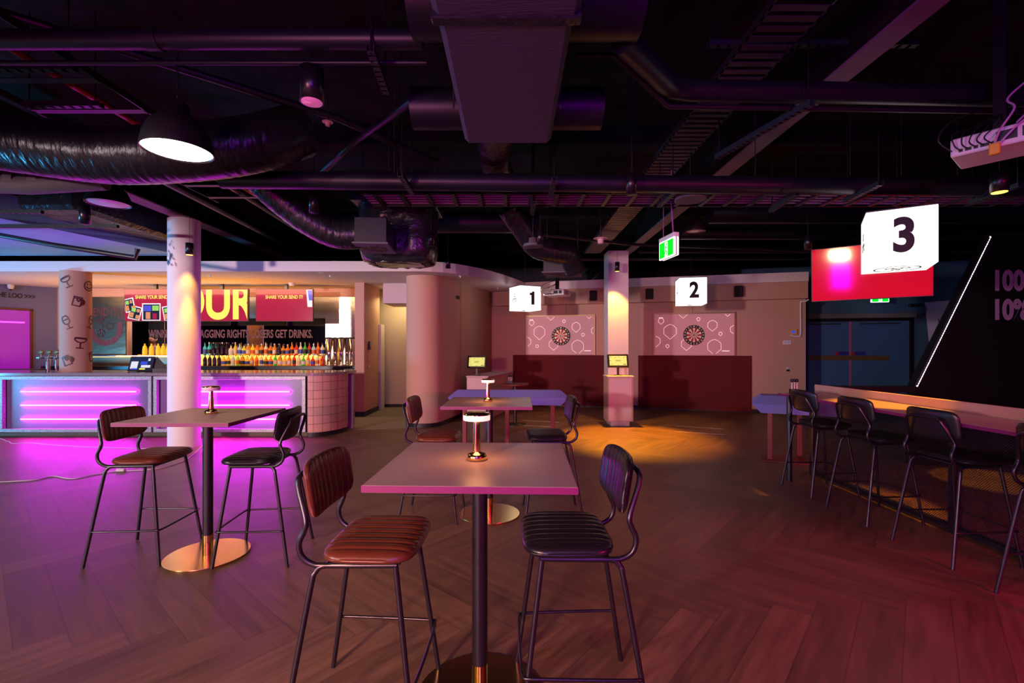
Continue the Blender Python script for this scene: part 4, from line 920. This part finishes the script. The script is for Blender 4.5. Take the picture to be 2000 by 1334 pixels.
# tables
def make_table(loc, rz, lab):
    t = thing('bar_table', lab, 'table', loc, rz, 'square pedestal tables')
    h = .367; tt_ = build('tabletop', B().bbox(-h, h, -h, h, .957, .982, .0015), 'tabletop', t); build('tinted_edge', B().box(-h-.001, h+.001, -h-.001, -h, .958, .981).box(-h-.001, h+.001, h, h+.001, .958, .981).box(-h-.001, -h, -h, h, .958, .981).box(h, h+.001, -h, h, .958, .981), 'edge', tt_)
    build('post', B().lathe([(.0325, .145), (.0325, .955)], seg=28), 'blackm', t); build('brass_sleeve', B().lathe([(.0345, .011), (.0345, .145)], seg=28), 'brass', t)
    build('base_plate', B().lathe([(.262, 0), (.265, .004), (.263, .010)], seg=56), 'brassplate', t)
    build('mounting_plate', B().bbox(-.14, .14, -.14, .14, .950, .957, .002), 'blackm', t); return t
TL = [((-.134, 1.952), -.031, 'square taupe pedestal table nearest the camera'), ((-2.131, 3.29), -.006, 'square taupe pedestal table at left in front of the white column'), ((-.198, 4.102), -.0195, 'square taupe pedestal table in the middle, before the lavender table')]
tb0 = make_table((*TL[0][0], 0), TL[0][1], TL[0][2])
for p, a_, lab in TL[1:]: dup(tb0, (*p, 0), a_, lab)
# table lamps
def make_lamp(loc, lab, lit):
    t = thing('table_lamp', lab, 'lamp', loc, 0, 'brass table lamps')
    build('base', B().lathe([(.040, 0), (.042, .002), (.042, .020), (.036, .027), (.020, .031), (.0165, .036)], seg=32), 'brass', t)
    build('stem', B().lathe([(.0175, .032), (.0125, .165)], seg=24), 'brass', t)
    build('diffuser_ring', B().lathe([(.046, .164), (.056, .166), (.0565, .188)], seg=36), 'lamp' if lit else 'lampoff', t)
    build('cap', B().lathe([(.0575, .188), (.0575, .192), (.050, .196), (.0, .197)], seg=36), 'brass', t)
    return t
make_lamp((-.148, 1.966, .983), 'lit brass table lamp with round head on the nearest table', True)
make_lamp((-.210, 4.10, .983), 'lit brass table lamp with round head on the middle table', True)
make_lamp((-2.14, 3.34, .983), 'unlit brass table lamp with round head on the left table', False)
for nm, p, e in (('lamp_glow', (-.148, 1.966, 1.140), .55), ('lamp_glow', (-.21, 4.10, 1.140), .55)):
    l = bpy.data.lights.new(nm, 'AREA'); l.shape = 'DISK'; l.size = .10; l.energy = e; l.color = (1, .42, .13); o = bpy.data.objects.new(nm, l); COL.objects.link(o); o.location = p

# ------------------------------------------------------------------ long counter at right
ct = thing('long_counter', 'long pink topped counter with perforated black mesh front along the right', 'counter', (3.25, 3.6, 0), R(.8)); 
ox = Vector((3.25, 3.6, 0))
build('counter_top', B().bbox(-.27, .28, -2.4, 1.62, .925, .95, .003), 'tabletop', ct)
build('tinted_edge', B().box(-.272, -.2705, -2.4, 1.62, .926, .949).box(-.272, .28, 1.6205, 1.622, .926, .949), 'edge', ct)
build('upstand', B().bbox(.255, .285, -2.4, 1.80, .925, 1.03, .003), 'pink', ct)
build('mesh_panel', B().quad((.22, -2.4, .06), (.22, 1.75, .06), (.22, 1.75, .92), (.22, -2.4, .92)), 'mesh', ct)
build('bottom_rail', B().bbox(.19, .25, -2.4, 1.78, .02, .06, .004), 'blackm', ct); build('top_rail', B().bbox(.19, .25, -2.4, 1.78, .88, .924, .004), 'blackm', ct)
for y in (1.76, .07, -1.6): build('post', B().bbox(.185, .245, y-.03, y+.03, 0, .925, .004), 'blackm', ct)
build('front_leg', B().tube([(-.20, 1.53, 0), (-.20, 1.53, .925)], .028, 16), 'blackm', ct)
build('front_leg', B().tube([(-.20, -2.2, 0), (-.20, -2.2, .925)], .028, 16), 'blackm', ct)
# black partition with led edge
pt_ = thing('black_partition', 'tall black slanted partition with a diagonal LED edge and mauve figures', 'partition', (5.0, 5.8, 0))
pp = [(-.03, 0), (5.5, 0), (5.5, 2.86), (.93, 2.86), (-.02, .97)]
b = B(); n = len(pp); b.add([(x, 0, z) for x, z in pp]+[(x, .12, z) for x, z in pp], [(0, 1, 2, 3, 4), (9, 8, 7, 6, 5)]+[(i, n+i, n+(i+1) % n, (i+1) % n) for i in range(n)])
build('panel', b, mat('black_wall_panel', (.004, .004, .0045), .75, spec=.2), pt_)
build('low_rail', B().bbox(-1.05, -.02, .0, .12, .90, .975, .004), 'black', pt_)
b = B()
for i in range(66):
    f_ = i/65; x, z = .0+.90*f_, .985+1.83*f_; b.T = Matrix.Translation((x, -.006, z)) @ Matrix.Rotation(R(-64), 4, 'Y'); b.box(-.009, .009, -.003, .0, -.008, .008)
led = build('led_strip', b, 'ledwhite', pt_); led['kind'] = 'stuff'
build('led_channel', (lambda b: b.tube([(-.012, -.004, .985), (.888, -.004, 2.815)], .012, 8))(B()), 'strut', pt_)
text('figures_upper', '100', .50, 'pinkink', (1.38, -.004, 2.27), FR, pt_, .001, .80, .022)
text('figures_lower', '10%', .50, 'pinkink', (1.38, -.004, 1.91), FR, pt_, .001, .80, .022)
for c_ in pt_.children:
    if c_.name.startswith('figures'):
        xs = [v.co.x for v in c_.data.vertices]; m0 = min(xs); c_.location.x = .965-m0; 
        zs = [v.co.y for v in c_.data.vertices]; k = .265/(max(zs)-min(zs)); c_.data.transform(Matrix.Diagonal((k*1., k, 1, 1))); xs = [v.co.x for v in c_.data.vertices]; c_.location.x = .965-min(xs)

# ------------------------------------------------------------------ ceiling services
def tube_thing(name, label, cat, pts, r_, m, seg=18, group=None, n=0):
    P = smooth_path(pts, n) if n else pts
    return tag(build(name, B().tube(P, r_, seg), m), label, cat, group)
# beams (along the depth)
def ibeam(x, w_, y0, y1, z, lab):
    b = B().box(x-w_/2, x+w_/2, y0, y1, z, z+.02).box(x-.012, x+.012, y0, y1, z+.02, z+.38, 1).box(x-w_/2, x+w_/2, y0, y1, z+.38, z+.40, 1)
    return tag(build('steel_beam', b, ['flange', 'slab']), lab, 'beam', 'grey steel ceiling beams')
M['flange'] = mat('primed_flange', (.20, .18, .20), .75)
ibeam(2.40, .17, 1.2, 14.9, 3.42, 'wide pale grey steel beam crossing the ceiling right of the big duct'); ibeam(-5.0, .24, 4.4, 14.9, 3.42, 'pale grey steel beam above the white column'); 
b = B()
for i, y in enumerate((2.6, 5.6, 8.6, 11.6)):
    tag(build('concrete_beam', B().box(-13.9, 11.9, y-.15, y+.15, 3.83, 3.999), 'slab'), ['dark cross beam nearest in the ceiling', 'dark cross beam over the tables', 'dark cross beam over the bar front', 'dark cross beam over the dart lanes'][i], 'beam', 'dark cross beams')
# big wrapped duct
dt = thing('wrapped_duct', 'large cloth-wrapped rectangular duct hanging over the centre', 'duct', (-.03, 2.0, 2.93))
build('near_section', B().bbox(-.325, .335, -1.9, .12, .0, .42, .03), 'duct', dt); build('far_section', B().bbox(-.31, .31, .12, 1.42, .0, .40, .03), 'duct', dt)
build('joint_band', B().bbox(-.335, .345, .09, .15, -.008, .43, .006), 'foil', dt)
for x, y in ((-.33, .9), (.33, .9), (-.35, -.4), (.35, -.4)): build('hanger_rod', B().tube([(x, y, .0), (x, y, 1.06)], .006, 6), 'strut', dt)
tube_thing('spiral_duct', 'thick round duct crossing above the wrapped duct, nearer one', 'duct', [(-.52, 2.42, 3.25), (.66, 2.42, 3.25)], .19, 'ceilpaint', 32, 'round ducts crossing the big duct')
tube_thing('spiral_duct', 'thick round duct crossing above the wrapped duct, farther one', 'duct', [(-.70, 3.32, 3.14), (.63, 3.32, 3.14)], .14, 'ceilpaint', 32, 'round ducts crossing the big duct')
# flexible ducts
def flex(name, lab, pts, r0, m='foil2', n=14, rip=.05, pitch=.055):
    P = smooth_path(pts, n); out = [P[0]]
    # resample evenly
    d = 0; Q = []; step = pitch/4
    for a_, c_ in zip(P, P[1:]):
        L_ = (c_-a_).length; k = max(1, int(L_/step))
        for i in range(k): Q.append(a_+(c_-a_)*i/k)
    Q.append(P[-1]); rs = [r0*(1+rip*sin(2*pi*i/4+.3)*(.6+.4*sin(i*.37))) for i in range(len(Q))]
    return tag(build(name, B().tube(Q, rs, 28), m), lab, 'duct', 'black flexible ducts')
flex('flexible_duct', 'fat foil flexible duct sweeping across the upper left', [(-5.6, 4.1, 3.32), (-4.6, 3.75, 3.16), (-3.9, 3.6, 3.03), (-3.1, 3.6, 2.93), (-2.45, 3.62, 2.96), (-2.05, 3.75, 3.08), (-1.8, 4.0, 3.3)], .215, rip=.012)
flex('flexible_duct', 'flexible duct curling down into the box left of centre', [(-2.55, 4.75, 3.15), (-2.38, 4.85, 2.98), (-2.15, 4.95, 2.80), (-1.9, 5.05, 2.68), (-1.62, 5.1, 2.68)], .155, rip=.02)
flex('flexible_duct', 'flexible duct leaving the far end of the big wrapped duct', [(-.12, 3.42, 3.12), (-.13, 3.75, 3.13), (-.16, 4.15, 3.20), (-.16, 4.6, 3.24), (-.1, 5.2, 3.26)], .145, rip=.03)
flex('flexible_duct', 'flexible duct snaking down to the diffuser above lane sign one', [(-.05, 5.6, 3.12), (.12, 5.75, 2.92), (.30, 5.9, 2.72), (.52, 6.0, 2.68), (.72, 6.1, 2.66), (.80, 6.2, 2.55), (.84, 6.25, 2.48)], .135, rip=.02)
# diffuser boxes
def diffuser(loc, rz, W, D, H, lab):
    t = thing('air_diffuser', lab, 'diffuser', loc, rz, 'square ceiling diffusers'); build('plenum_box', B().bbox(-W/2, W/2, -D/2, D/2, .02, H, .004), 'ceilpaint', t)
    build('face_plate', B().bbox(-W/2-.02, W/2+.02, -D/2-.02, D/2+.02, 0, .02, .004), 'beam', t)
    b = B()
    for k in range(16): b.T = Matrix.Rotation(2*pi*k/16, 4, 'Z'); b.box(.04, min(W, D)/2-.03, -.012, .012, -.004, .0)
    build('swirl_vanes', b, 'black', t)
    for x in (-W/2+.02, W/2-.02): build('hanger_rod', B().tube([(x, 0, H), (x, 0, 3.99-loc[2])], .005, 6), 'strut', t)
diffuser((-1.50, 5.15, 2.535), R(5), .33, .50, .28, 'square swirl diffuser box at the end of the left flexible duct')
diffuser((.69, 6.45, 2.45), R(-12), .46, .46, .22, 'square swirl diffuser under the snaking duct')
# foil wrapped box
t = thing('foil_wrapped_unit', 'bulky black foil-wrapped duct end hanging above the bar soffit', 'duct', (-1.42, 5.95, 2.50)); 
V = []; F = []; b = B()
b.T = Matrix(); S = 20
prof_ = [(.30, .0), (.42, .03), (.45, .15), (.46, .35), (.44, .5), (.46, .62), (.46, .70)]
for i, (rr, z) in enumerate(prof_):
    for k in range(40):
        a_ = 2*pi*k/40; c_, s_ = cos(a_), sin(a_); q = (abs(c_)**5+abs(s_)**5)**(-1/5); rn = rr*q*(1+.025*sin(k*2.7+i)*sin(k*1.3)); V.append((rn*c_, rn*s_*.8, z+.012*sin(k*1.9)))
for i in range(len(prof_)-1):
    for k in range(40): F.append((i*40+k, i*40+(k+1) % 40, (i+1)*40+(k+1) % 40, (i+1)*40+k))
b.add(V, F, 0, True); b.add(V[:40], [list(range(40))[::-1]]); build('foil_wrap', b, 'foil', t); build('flange', B().bbox(-.50, .48, -.40, .40, .70, .80, .006), 'ceilpaint', t)
for x in (-.46, .44): build('hanger_rod', B().tube([(x, 0, .8), (x, 0, 1.49)], .006, 6), 'strut', t)

# pipes across
def pipe(lab, pts, r_, m='ceilpaint', n=0, couplings=()):
    t = thing('ceiling_pipe', lab, 'pipe', pts[0], 0, 'pipes under the ceiling'); o = Vector(pts[0])
    P = [Vector(p)-o for p in (smooth_path(pts, n) if n else pts)]; build('pipe_run', B().tube(P, r_, 20), m, t)
    for f_ in couplings:
        a_, c_ = P[0], P[-1]; q = a_+(c_-a_)*f_; dd = (c_-a_).normalized()*.04; build('coupling', B().tube([q-dd, q+dd], r_*1.12, 20), m, t)
    return t
pipe('long thick dark pipe running across the whole ceiling', [(-2.6, 4.20, 2.955), (5.6, 4.36, 2.925)], .078, couplings=(.62, .85))
pipe('thick dark pipe across the upper right', [(.60, 2.55, 3.12), (.98, 2.98, 3.13), (1.06, 3.06, 3.145), (1.18, 3.10, 3.15), (4.4, 3.20, 3.15)], .068, n=1)
pipe('thin pipe just below the thick upper right pipe', [(.40, 2.9, 3.26), (.63, 2.9, 3.26), (1.03, 3.1, 3.045), (4.4, 3.2, 3.045)], .017)
pipe('dark pipe across the upper left', [(-3.5, 2.62, 3.17), (-.50, 2.62, 3.17)], .052, couplings=(.5,))
pipe('thin dark pipe below the upper left pipe', [(-3.4, 2.75, 3.12), (-.5, 2.75, 3.12)], .014)
pipe('slanting dark pipe crossing left of the big duct', [(-3.6, 2.6, 3.55), (-1.45, 3.9, 3.36), (-.7, 4.5, 3.22)], .028)
pipe('slanting dark pipe meeting the crossing left of the big duct', [(-.62, 3.2, 3.18), (-1.35, 3.95, 3.16), (-2.0, 4.7, 3.12)], .028)
pipe('mauve pipe running away above the white column', [(-3.85, 4.6, 3.32), (-4.15, 9.5, 3.32)], .045)
pipe('second pipe running away above the bar', [(-3.3, 5.0, 3.36), (-3.6, 10.0, 3.36)], .035)
pipe('thin conduit sagging along the far ceiling', [(.35, 6.6, 3.05), (1.9, 7.4, 3.08), (5.8, 8.2, 3.12)], .022)
pipe('dark drain pipe low at the far left of the ceiling', [(-7.2, 6.25, 3.02), (-6.0, 6.2, 2.80), (-5.05, 6.3, 2.66), (-5.02, 6.3, 2.78)], .032)
pipe('far horizontal pipe above lane two', [(1.2, 9.9, 3.32), (8.5, 9.7, 3.32)], .04); pipe('lower far horizontal pipe above lane two', [(2.4, 8.9, 3.27), (8.5, 8.6, 3.22)], .03)
pipe('short pale duct stub with rings at far left', [(-5.3, 4.35, 2.99), (-4.55, 4.42, 2.98), (-3.9, 4.5, 3.05)], .085, 'beam', 0, (.25, .35, .45, .6, .8))
# red pipes
pipe('red sprinkler pipe across behind the long thick pipe', [(-1.9, 5.05, 3.20), (6.2, 5.05, 3.12)], .022, 'red'); pipe('red sprinkler pipe in the upper left corner', [(-3.26, 2.3, 3.40), (-3.27, 6.2, 3.40)], .024, 'red'); pipe('red sprinkler pipe at the far right', [(4.3, 5.6, 3.2), (6.4, 5.2, 3.14)], .02, 'red')
# ladder tray across
def ladder(lab, x0, x1, y0, y1, z, n_, along='x', w_=.02):
    t = thing('cable_ladder', lab, 'cable tray', ((x0+x1)/2, (y0+y1)/2, z), 0, 'cable trays'); cx_, cy_ = (x0+x1)/2, (y0+y1)/2
    X0, X1, Y0, Y1 = x0-cx_, x1-cx_, y0-cy_, y1-cy_
    if along == 'x':
        build('side_rails', B().box(X0, X1, Y0, Y0+.012, 0, .07).box(X0, X1, Y1-.012, Y1, 0, .07), 'ceilpaint', t)
        b = B()
        for i in range(n_): x = X0+(X1-X0)*(i+.5)/n_; b.box(x-w_, x+w_, Y0, Y1, 0, .015)
        build('rungs', b, 'tray', t); b = B()
        for k in range(5): yy = Y0+.05+(Y1-Y0-.1)*k/4; b.tube([(X0, yy, .03), (X0/2, yy+.01, .026), (0, yy-.01, .03), (X1/2, yy+.012, .028), (X1, yy, .03)], .012, 6)
        build('cables', b, 'wire', t)
    else:
        build('side_rails', B().box(X0, X0+.01, Y0, Y1, 0, .05).box(X1-.01, X1, Y0, Y1, 0, .05), 'strut', t)
        b = B()
        for i in range(n_): y = Y0+(Y1-Y0)*(i+.5)/n_; b.box(X0, X1, y-w_, y+w_, 0, .006)
        build('rungs', b, 'tray', t)
    return t
ladder('wide cable ladder crossing behind the long thick pipe', -1.5, 6.3, 4.62, 5.05, 2.965, 30)
ladder('perforated cable tray running away right of the big duct', 1.42, 1.75, 1.6, 5.2, 3.32, 42, 'y', .022)
ladder('narrow perforated tray running away toward the square column', 1.32, 1.62, 5.4, 8.6, 3.18, 36, 'y', .03)
ladder('cable tray at the upper left corner running away', -3.75, -2.86, 2.2, 6.0, 3.30, 9, 'y', .03)
# strut brackets under the pipes
def strut(x, y, z, L_, rz, lab, rod=True):
    t = thing('strut_bracket', lab, 'bracket', (x, y, z), rz, 'channel brackets holding the pipes')
    b = B().box(-.021, -.018, -L_/2, L_/2, 0, .04).box(.018, .021, -L_/2, L_/2, 0, .04)
    n_ = int(L_/.05)
    for i in range(n_): yy = -L_/2+L_*(i+.5)/n_; b.box(-.018, .018, yy-.015, yy+.015, 0, .003)
    build('channel', b, 'strut', t)
    if rod: build('threaded_rod', B().tube([(0, L_/2-.03, .0), (0, L_/2-.03, 3.99-z)], .006, 6).tube([(0, -L_/2+.03, 0), (0, -L_/2+.03, 3.99-z)], .006, 6), 'blackm', t)
for x, y, z, L_, rz, lab in [(-.92, 4.1, 2.86, .5, 0, 'channel bracket under the long pipe left of the big duct'), (.36, 4.2, 2.86, .45, 0, 'channel bracket under the long pipe right of the big duct'), (.22, 4.9, 2.90, .5, 0, 'channel bracket under the cable ladder near the centre'), (1.50, 4.57, 2.88, .45, 0, 'channel bracket under the ladder left of the hanging exit sign'),
    (1.80, 3.43, 3.00, .90, 15, 'long channel bracket under the upper right pipe'), (2.63, 4.55, 2.84, .55, -6, 'channel bracket under the long pipe left of lane sign three'), (3.155, 4.23, 2.83, .5, -6, 'channel bracket under the long pipe above lane sign three'), (4.385, 4.27, 2.83, .5, -6, 'channel bracket under the long pipe at the far right'), (-.78, 2.75, 3.05, .45, 4, 'channel bracket under the upper left pipe')]:
    strut(x, y, z, L_, R(rz), lab)
for x0, x1, y, z, lab in [(-4.3, -2.83, 3.05, 3.25, 'slotted channel bar in the upper left corner'), (-3.7, -3.1, 3.55, 3.27, 'plain channel bar below the slotted bar in the upper left'), (-6.6, -5.35, 5.35, 2.98, 'teal lit channel bar at the far left'), (-6.6, -4.95, 5.9, 2.96, 'lower teal lit channel bar at the far left'), (1.4, 2.9, 3.35, 3.60, 'channel bar crossing beneath the pale beam')]:
    t = thing('channel_bar', lab, 'bracket', ((x0+x1)/2, y, z), 0, 'channel bars'); h = (x1-x0)/2
    b = B().box(-h, h, -.021, -.018, 0, .041).box(-h, h, .018, .021, 0, .041); n_ = int(h*2/.07)
    for i in range(n_): xx = -h+2*h*(i+.5)/n_; b.box(xx-.022, xx+.022, -.018, .018, 0, .003)
    build('channel', b, 'strut', t)
    zt2 = .06 if 'teal' in lab else 3.99-z
    for xx in (-h+.05, h-.05): build('threaded_rod', B().tube([(xx, 0, .0), (xx, 0, zt2)], .005, 6), 'blackm', t)
# big flat duct at the left over the bar, blue light on it put into the skin colour
t = thing('flat_duct', 'wide flat blue-lit duct over the left end of the bar', 'duct', (-7.8, 7.0, 3.02))
build('underside', B().add([(-2.6, -2.1, .08), (1.0, -2.1, .08), (2.3, .9, -.02), (-2.6, .9, -.02), (-2.6, -2.1, .4), (1.0, -2.1, .38), (2.3, .9, .35), (-2.6, .9, .35)], [(0, 3, 2, 1), (4, 5, 6, 7), (0, 1, 5, 4), (1, 2, 6, 5), (2, 3, 7, 6), (3, 0, 4, 7)]), mat('blue_lit_duct_skin', (.15, .33, .46), .5, bump=(3, .3, .03)), t)
build('wrapped_side', B().bbox(1.75, 2.5, -1.3, .6, .12, .8, .05), 'foil', t)
# far ceiling ducts to fill the dark
for i, (x0, x1, y, z, r_, lab) in enumerate([(-3.2, .4, 7.1, 3.35, .16, 'dark round duct over the bar front'), (2.9, 9.5, 6.9, 3.45, .17, 'dark round duct above the crimson television'), (2.8, 9.0, 7.8, 3.35, .1, 'slim dark duct behind the crimson television')]):
    tube_thing('spiral_duct', lab, 'duct', [(x0, y, z), (x1, y, z)], r_, 'ceilpaint', 24, 'far round ducts')
# hanging wires
for i, px in enumerate([770, 785, 1235, 1475, 1660, 1760, 1870]):
    x = x_of(px, 4.28); tag(build('hanger_rod', B().tube([(x, 4.28, 3.02), (x, 4.28, 3.99)], .0045, 6), 'strut'), 'thin vertical hanger rod holding the long thick pipe, %s from the left' % ordw[i], 'rod', 'hanger rods of the long pipe')

# ------------------------------------------------------------------ pendants
def dome(loc, r_, h_, lab, glow, chain=True):
    t = thing('pendant_lamp', lab, 'pendant lamp', loc, 0, 'black dome pendants')
    P = [(r_, 0), (r_*1.0, .02), (r_*.93, h_*.30), (r_*.80, h_*.50), (r_*.55, h_*.68), (r_*.36, h_*.75), (r_*.32, h_*.95), (r_*.22, h_), (0, h_)]
    build('shade', B().lathe(P, seg=44, cap=False).lathe([(r_*.955, .03), (r_*.97, .001), (r_, 0)], seg=44, cap=False), mat('matt_black_shade', (.012, .010, .012), .38), t)
    build('diffuser', B().lathe([(.0, .010), (r_*.93, .010), (r_*.95, .018)], seg=44, cap=False), 'dome' if glow else 'lampoff', t)
    b = B()
    n_ = int((3.99-loc[2]-h_)/.035)
    for i in range(n_):
        z = h_+.0175+.035*i; a_ = (i % 2)*pi/2; e = .007
        b.tube([(e*cos(a_+0)*cos(q), e*sin(a_)*cos(q), z+.021*sin(q)) for q in [2*pi*k/8 for k in range(9)]], .0022, 5, cap=False)
    c_ = build('chain', b, 'blackm', t)
    return t
dome((-2.115, 2.97, 2.69), .198, .31, 'large black dome pendant with glowing white face at upper left', True)
dome((-4.66, 5.42, 3.11), .215, .30, 'smaller unlit black dome pendant below the fat flexible duct', False)
dome((2.48, 6.35, 3.02), .13, .26, 'dark dome pendant far back behind the hanging exit sign', False)
def can(px, py0, py1, Y, lab, lens='black', rad=None, grp='black tube pendants'):
    x = x_of(px, Y); z1, z0 = z_of(py0, Y), z_of(py1, Y); rr = rad or .035
    t = thing('tube_pendant', lab, 'pendant lamp', (x, Y, z0), 0, grp)
    build('tube', B().lathe([(rr*.9, .002), (rr, 0), (rr, z1-z0), (0, z1-z0)], seg=24), 'blackm', t); build('lens', B().lathe([(0, -.001), (rr*.86, -.001), (rr*.86, .003)], seg=20), lens, t)
    if z1 < 3.98: build('cable', B().tube([(0, 0, z1-z0), (0, 0, 3.99-z0)], .003, 6), 'black', t)
    return t
can(370, 475, 498, 6.66, 'small black tube pendant shining on the white column', 'amberglow', .05)
can(1205.5, 512, 530, 8.86, 'small black tube pendant shining on the square column', 'amberglow', .042)
can(1952, 335, 376, 3.62, 'black tube pendant with yellow lens above the long counter', 'amberglow', .055)
can(613, 378, 416, 4.6, 'black tube pendant beside the curling duct', 'black', .045); can(166, 403, 438, 5.0, 'black tube pendant left of the unlit dome', 'black', .05)
can(875, 505, 524, 6.4, 'small black tube pendant above the curved soffit', 'black', .035); can(842, 455, 480, 5.5, 'black tube pendant at the edge of the foil-wrapped unit', 'black', .035)
can(1055, 450, 478, 5.2, 'black tube pendant in front of the snaking duct', 'black', .035); can(1233, 338, 380, 3.9, 'black tube pendant in front of the long thick pipe', 'black', .042)
can(1578, 460, 487, 6.0, 'black tube pendant beside the crimson television', 'black', .042)
M['pinklens'] = mat('pink_lens', (.6, .2, .4), .2, emit=(.6, .10, .30), es=.6)
can(609, 135, 200, 2.75, 'wide black tube pendant with pink lens left of the big duct', 'pinklens', .068)
for px, py, Y, rr, lab in [(1041, 482, 5.5, .115, 'round grey dish light under the snaking duct'), (1348, 391, 4.5, .145, 'round grey dish light near the hanging exit sign')]:
    t = thing('dish_light', lab, 'ceiling light', (x_of(px, Y), Y, z_of(py, Y)), 0, 'round dish lights'); build('dish', B().lathe([(rr*.9, -.002), (rr, 0), (rr*.95, .03), (.05, .05), (.05, .10), (0, .10)], seg=32), 'beam', t); build('rod', B().tube([(0, 0, .1), (0, 0, 3.99-z_of(py, Y))], .005, 6), 'black', t)
def detector(px, py, Y, lab, k=1.):
    z = z_of(py, Y); t = thing('smoke_detector', lab, 'smoke detector', (x_of(px, Y), Y, z)); build('base', B().lathe([(.085*k, .06*k), (.09*k, .065*k), (.03*k, .08*k)], seg=24), 'lintel', t); build('head', B().lathe([(.035*k, .0), (.042*k, .06*k)], seg=20), 'lintel', t); build('drop_rod', B().tube([(0, 0, .08*k), (0, 0, 3.99-z)], .008*k, 8), 'black', t)
detector(1173, 476, 5.9, 'pink smoke detector hanging left of the square column top')
detector(640, 246, 3.6, 'small magenta detector high left of the big duct', .45)

# ------------------------------------------------------------------ projectors
def projector(loc, rz, sx, lab, cables=True):
    t = thing('projector', lab, 'projector', loc, rz, 'white ceiling projectors'); W, D, H = .42*sx, .34*sx, .115*sx
    build('casing', B().bbox(-W/2, W/2, -D/2, D/2, 0, H, .008), 'white', t)
    b = B()
    for i in range(9): b.box(W/2, W/2+.001, -D/2+.05+i*.022*sx, -D/2+.06+i*.022*sx, .02*sx, H-.02*sx)
    build('vent_grille', b, 'black', t)
    b = B(); 
    for i, (x, w_) in enumerate(((-.17, .02), (-.14, .03), (-.10, .02), (-.07, .04), (-.02, .02))): b.box(x*sx, (x+w_)*sx, -D/2-.003, -D/2, .02*sx, .04*sx)
    b.box(.0, .09*sx, -D/2-.001, -D/2, .03*sx, .09*sx); b.box(.11*sx, .17*sx, -D/2-.001, -D/2, .03*sx, .09*sx); build('port_panel', b, 'strut', t)
    build('lens_housing', B().lathe([(.04*sx, H*.3), (.05*sx, H*.3+.01), (.05*sx, H*.8)], (-.08*sx, D/2+.0, 0), 18), 'black', t)
    build('bracket', B().box(-.1*sx, .1*sx, -.08*sx, .08*sx, H, H+.02).box(-.03, .03, -.03, .03, H+.02, 3.99-loc[2]), 'blackm', t)
    if cables:
        b = B()
        for k in range(5): x = -.16+.035*k; b.tube(smooth_path([(x*sx, -D/2-.002, .03*sx), (x*sx-.02, -D/2-.06-.01*k, .05), (x*sx-.03+.02*k, -D/2-.05, .13), (x*sx+.04, -D/2+.05, H+.06), (.0, .0, H+.15)], 6), .004, 6)
        b.tube(smooth_path([(-.2*sx, -D/2-.02, .03), (-.26*sx, -D/2-.05, .12), (-.20*sx, -D/2, H+.12), (-.05, .02, H+.2)], 6), .005, 6)
        build('cables', b, 'black', t)
    return t
pj = projector((3.12, 3.0, 2.69), R(-52), 1.0, 'white ceiling projector at the upper right with a dangling plug')
b = B(); b.tube(smooth_path([(-.01, -.18, .0), (.02, -.22, .08), (.08, -.20, .20), (.05, -.17, .28), (.16, -.13, .40), (.22, -.10, .52), (.24, -.05, .72), (.32, .0, 1.2)], 8), .006, 8); b.tube(smooth_path([(.005, -.18, .0), (.07, -.20, .07), (.14, -.16, .15), (.12, -.12, .17), (.08, -.1, .14)], 8), .006, 8)
build('magenta_cord', b, mat('magenta_cord_rubber', (.5, .25, .5), .4), pj); build('plug', B().bbox(-.03, .02, -.20, -.165, -.05, .02, .006), 'yellowbox', pj)
projector((.92, 9.55, 2.50), R(-30), 1.05, 'white ceiling projector behind lane sign one', True)
t = thing('tracking_sensor', 'small black camera sensor under the bulkhead behind lane sign two', 'sensor', wl(4.02, .12, 2.47), A); build('body', B().bbox(-.07, .07, -.05, .05, -.03, .045, .006), 'black', t); build('lens', B().box(-.03, .03, -.052, -.05, -.01, .01), 'chrome', t)

# ------------------------------------------------------------------ floor cables
def F_(px, py): Y = 1329.65/(py-679.5); return (x_of(px, Y), Y, .006)
tag(build('power_cable', B().tube(smooth_path([F_(-20, 857), F_(3, 858), F_(12, 862), F_(18, 863), F_(25, 867), F_(60, 866), F_(120, 871), F_(200, 875), F_(288, 877)], 6), .0045, 6), 'cordwhite'), 'white cable on the floor along the foot of the neon bar', 'cable')
t = tag(build('extension_cord', B().tube(smooth_path([F_(-20, 943), F_(30, 941), F_(70, 938), F_(105, 931), F_(140, 936), F_(190, 927), F_(230, 921), F_(260, 920), F_(310, 916), F_(350, 905), F_(372, 893), F_(395, 872)], 6), .005, 6), 'cordwhite'), 'thin cord with a white plug across the magenta lit floor', 'cable')
pq = F_(236, 921); build('plug', B().bbox(pq[0]-.05, pq[0]+.05, pq[1]-.02, pq[1]+.02, .001, .035, .008), 'cordwhite', t)
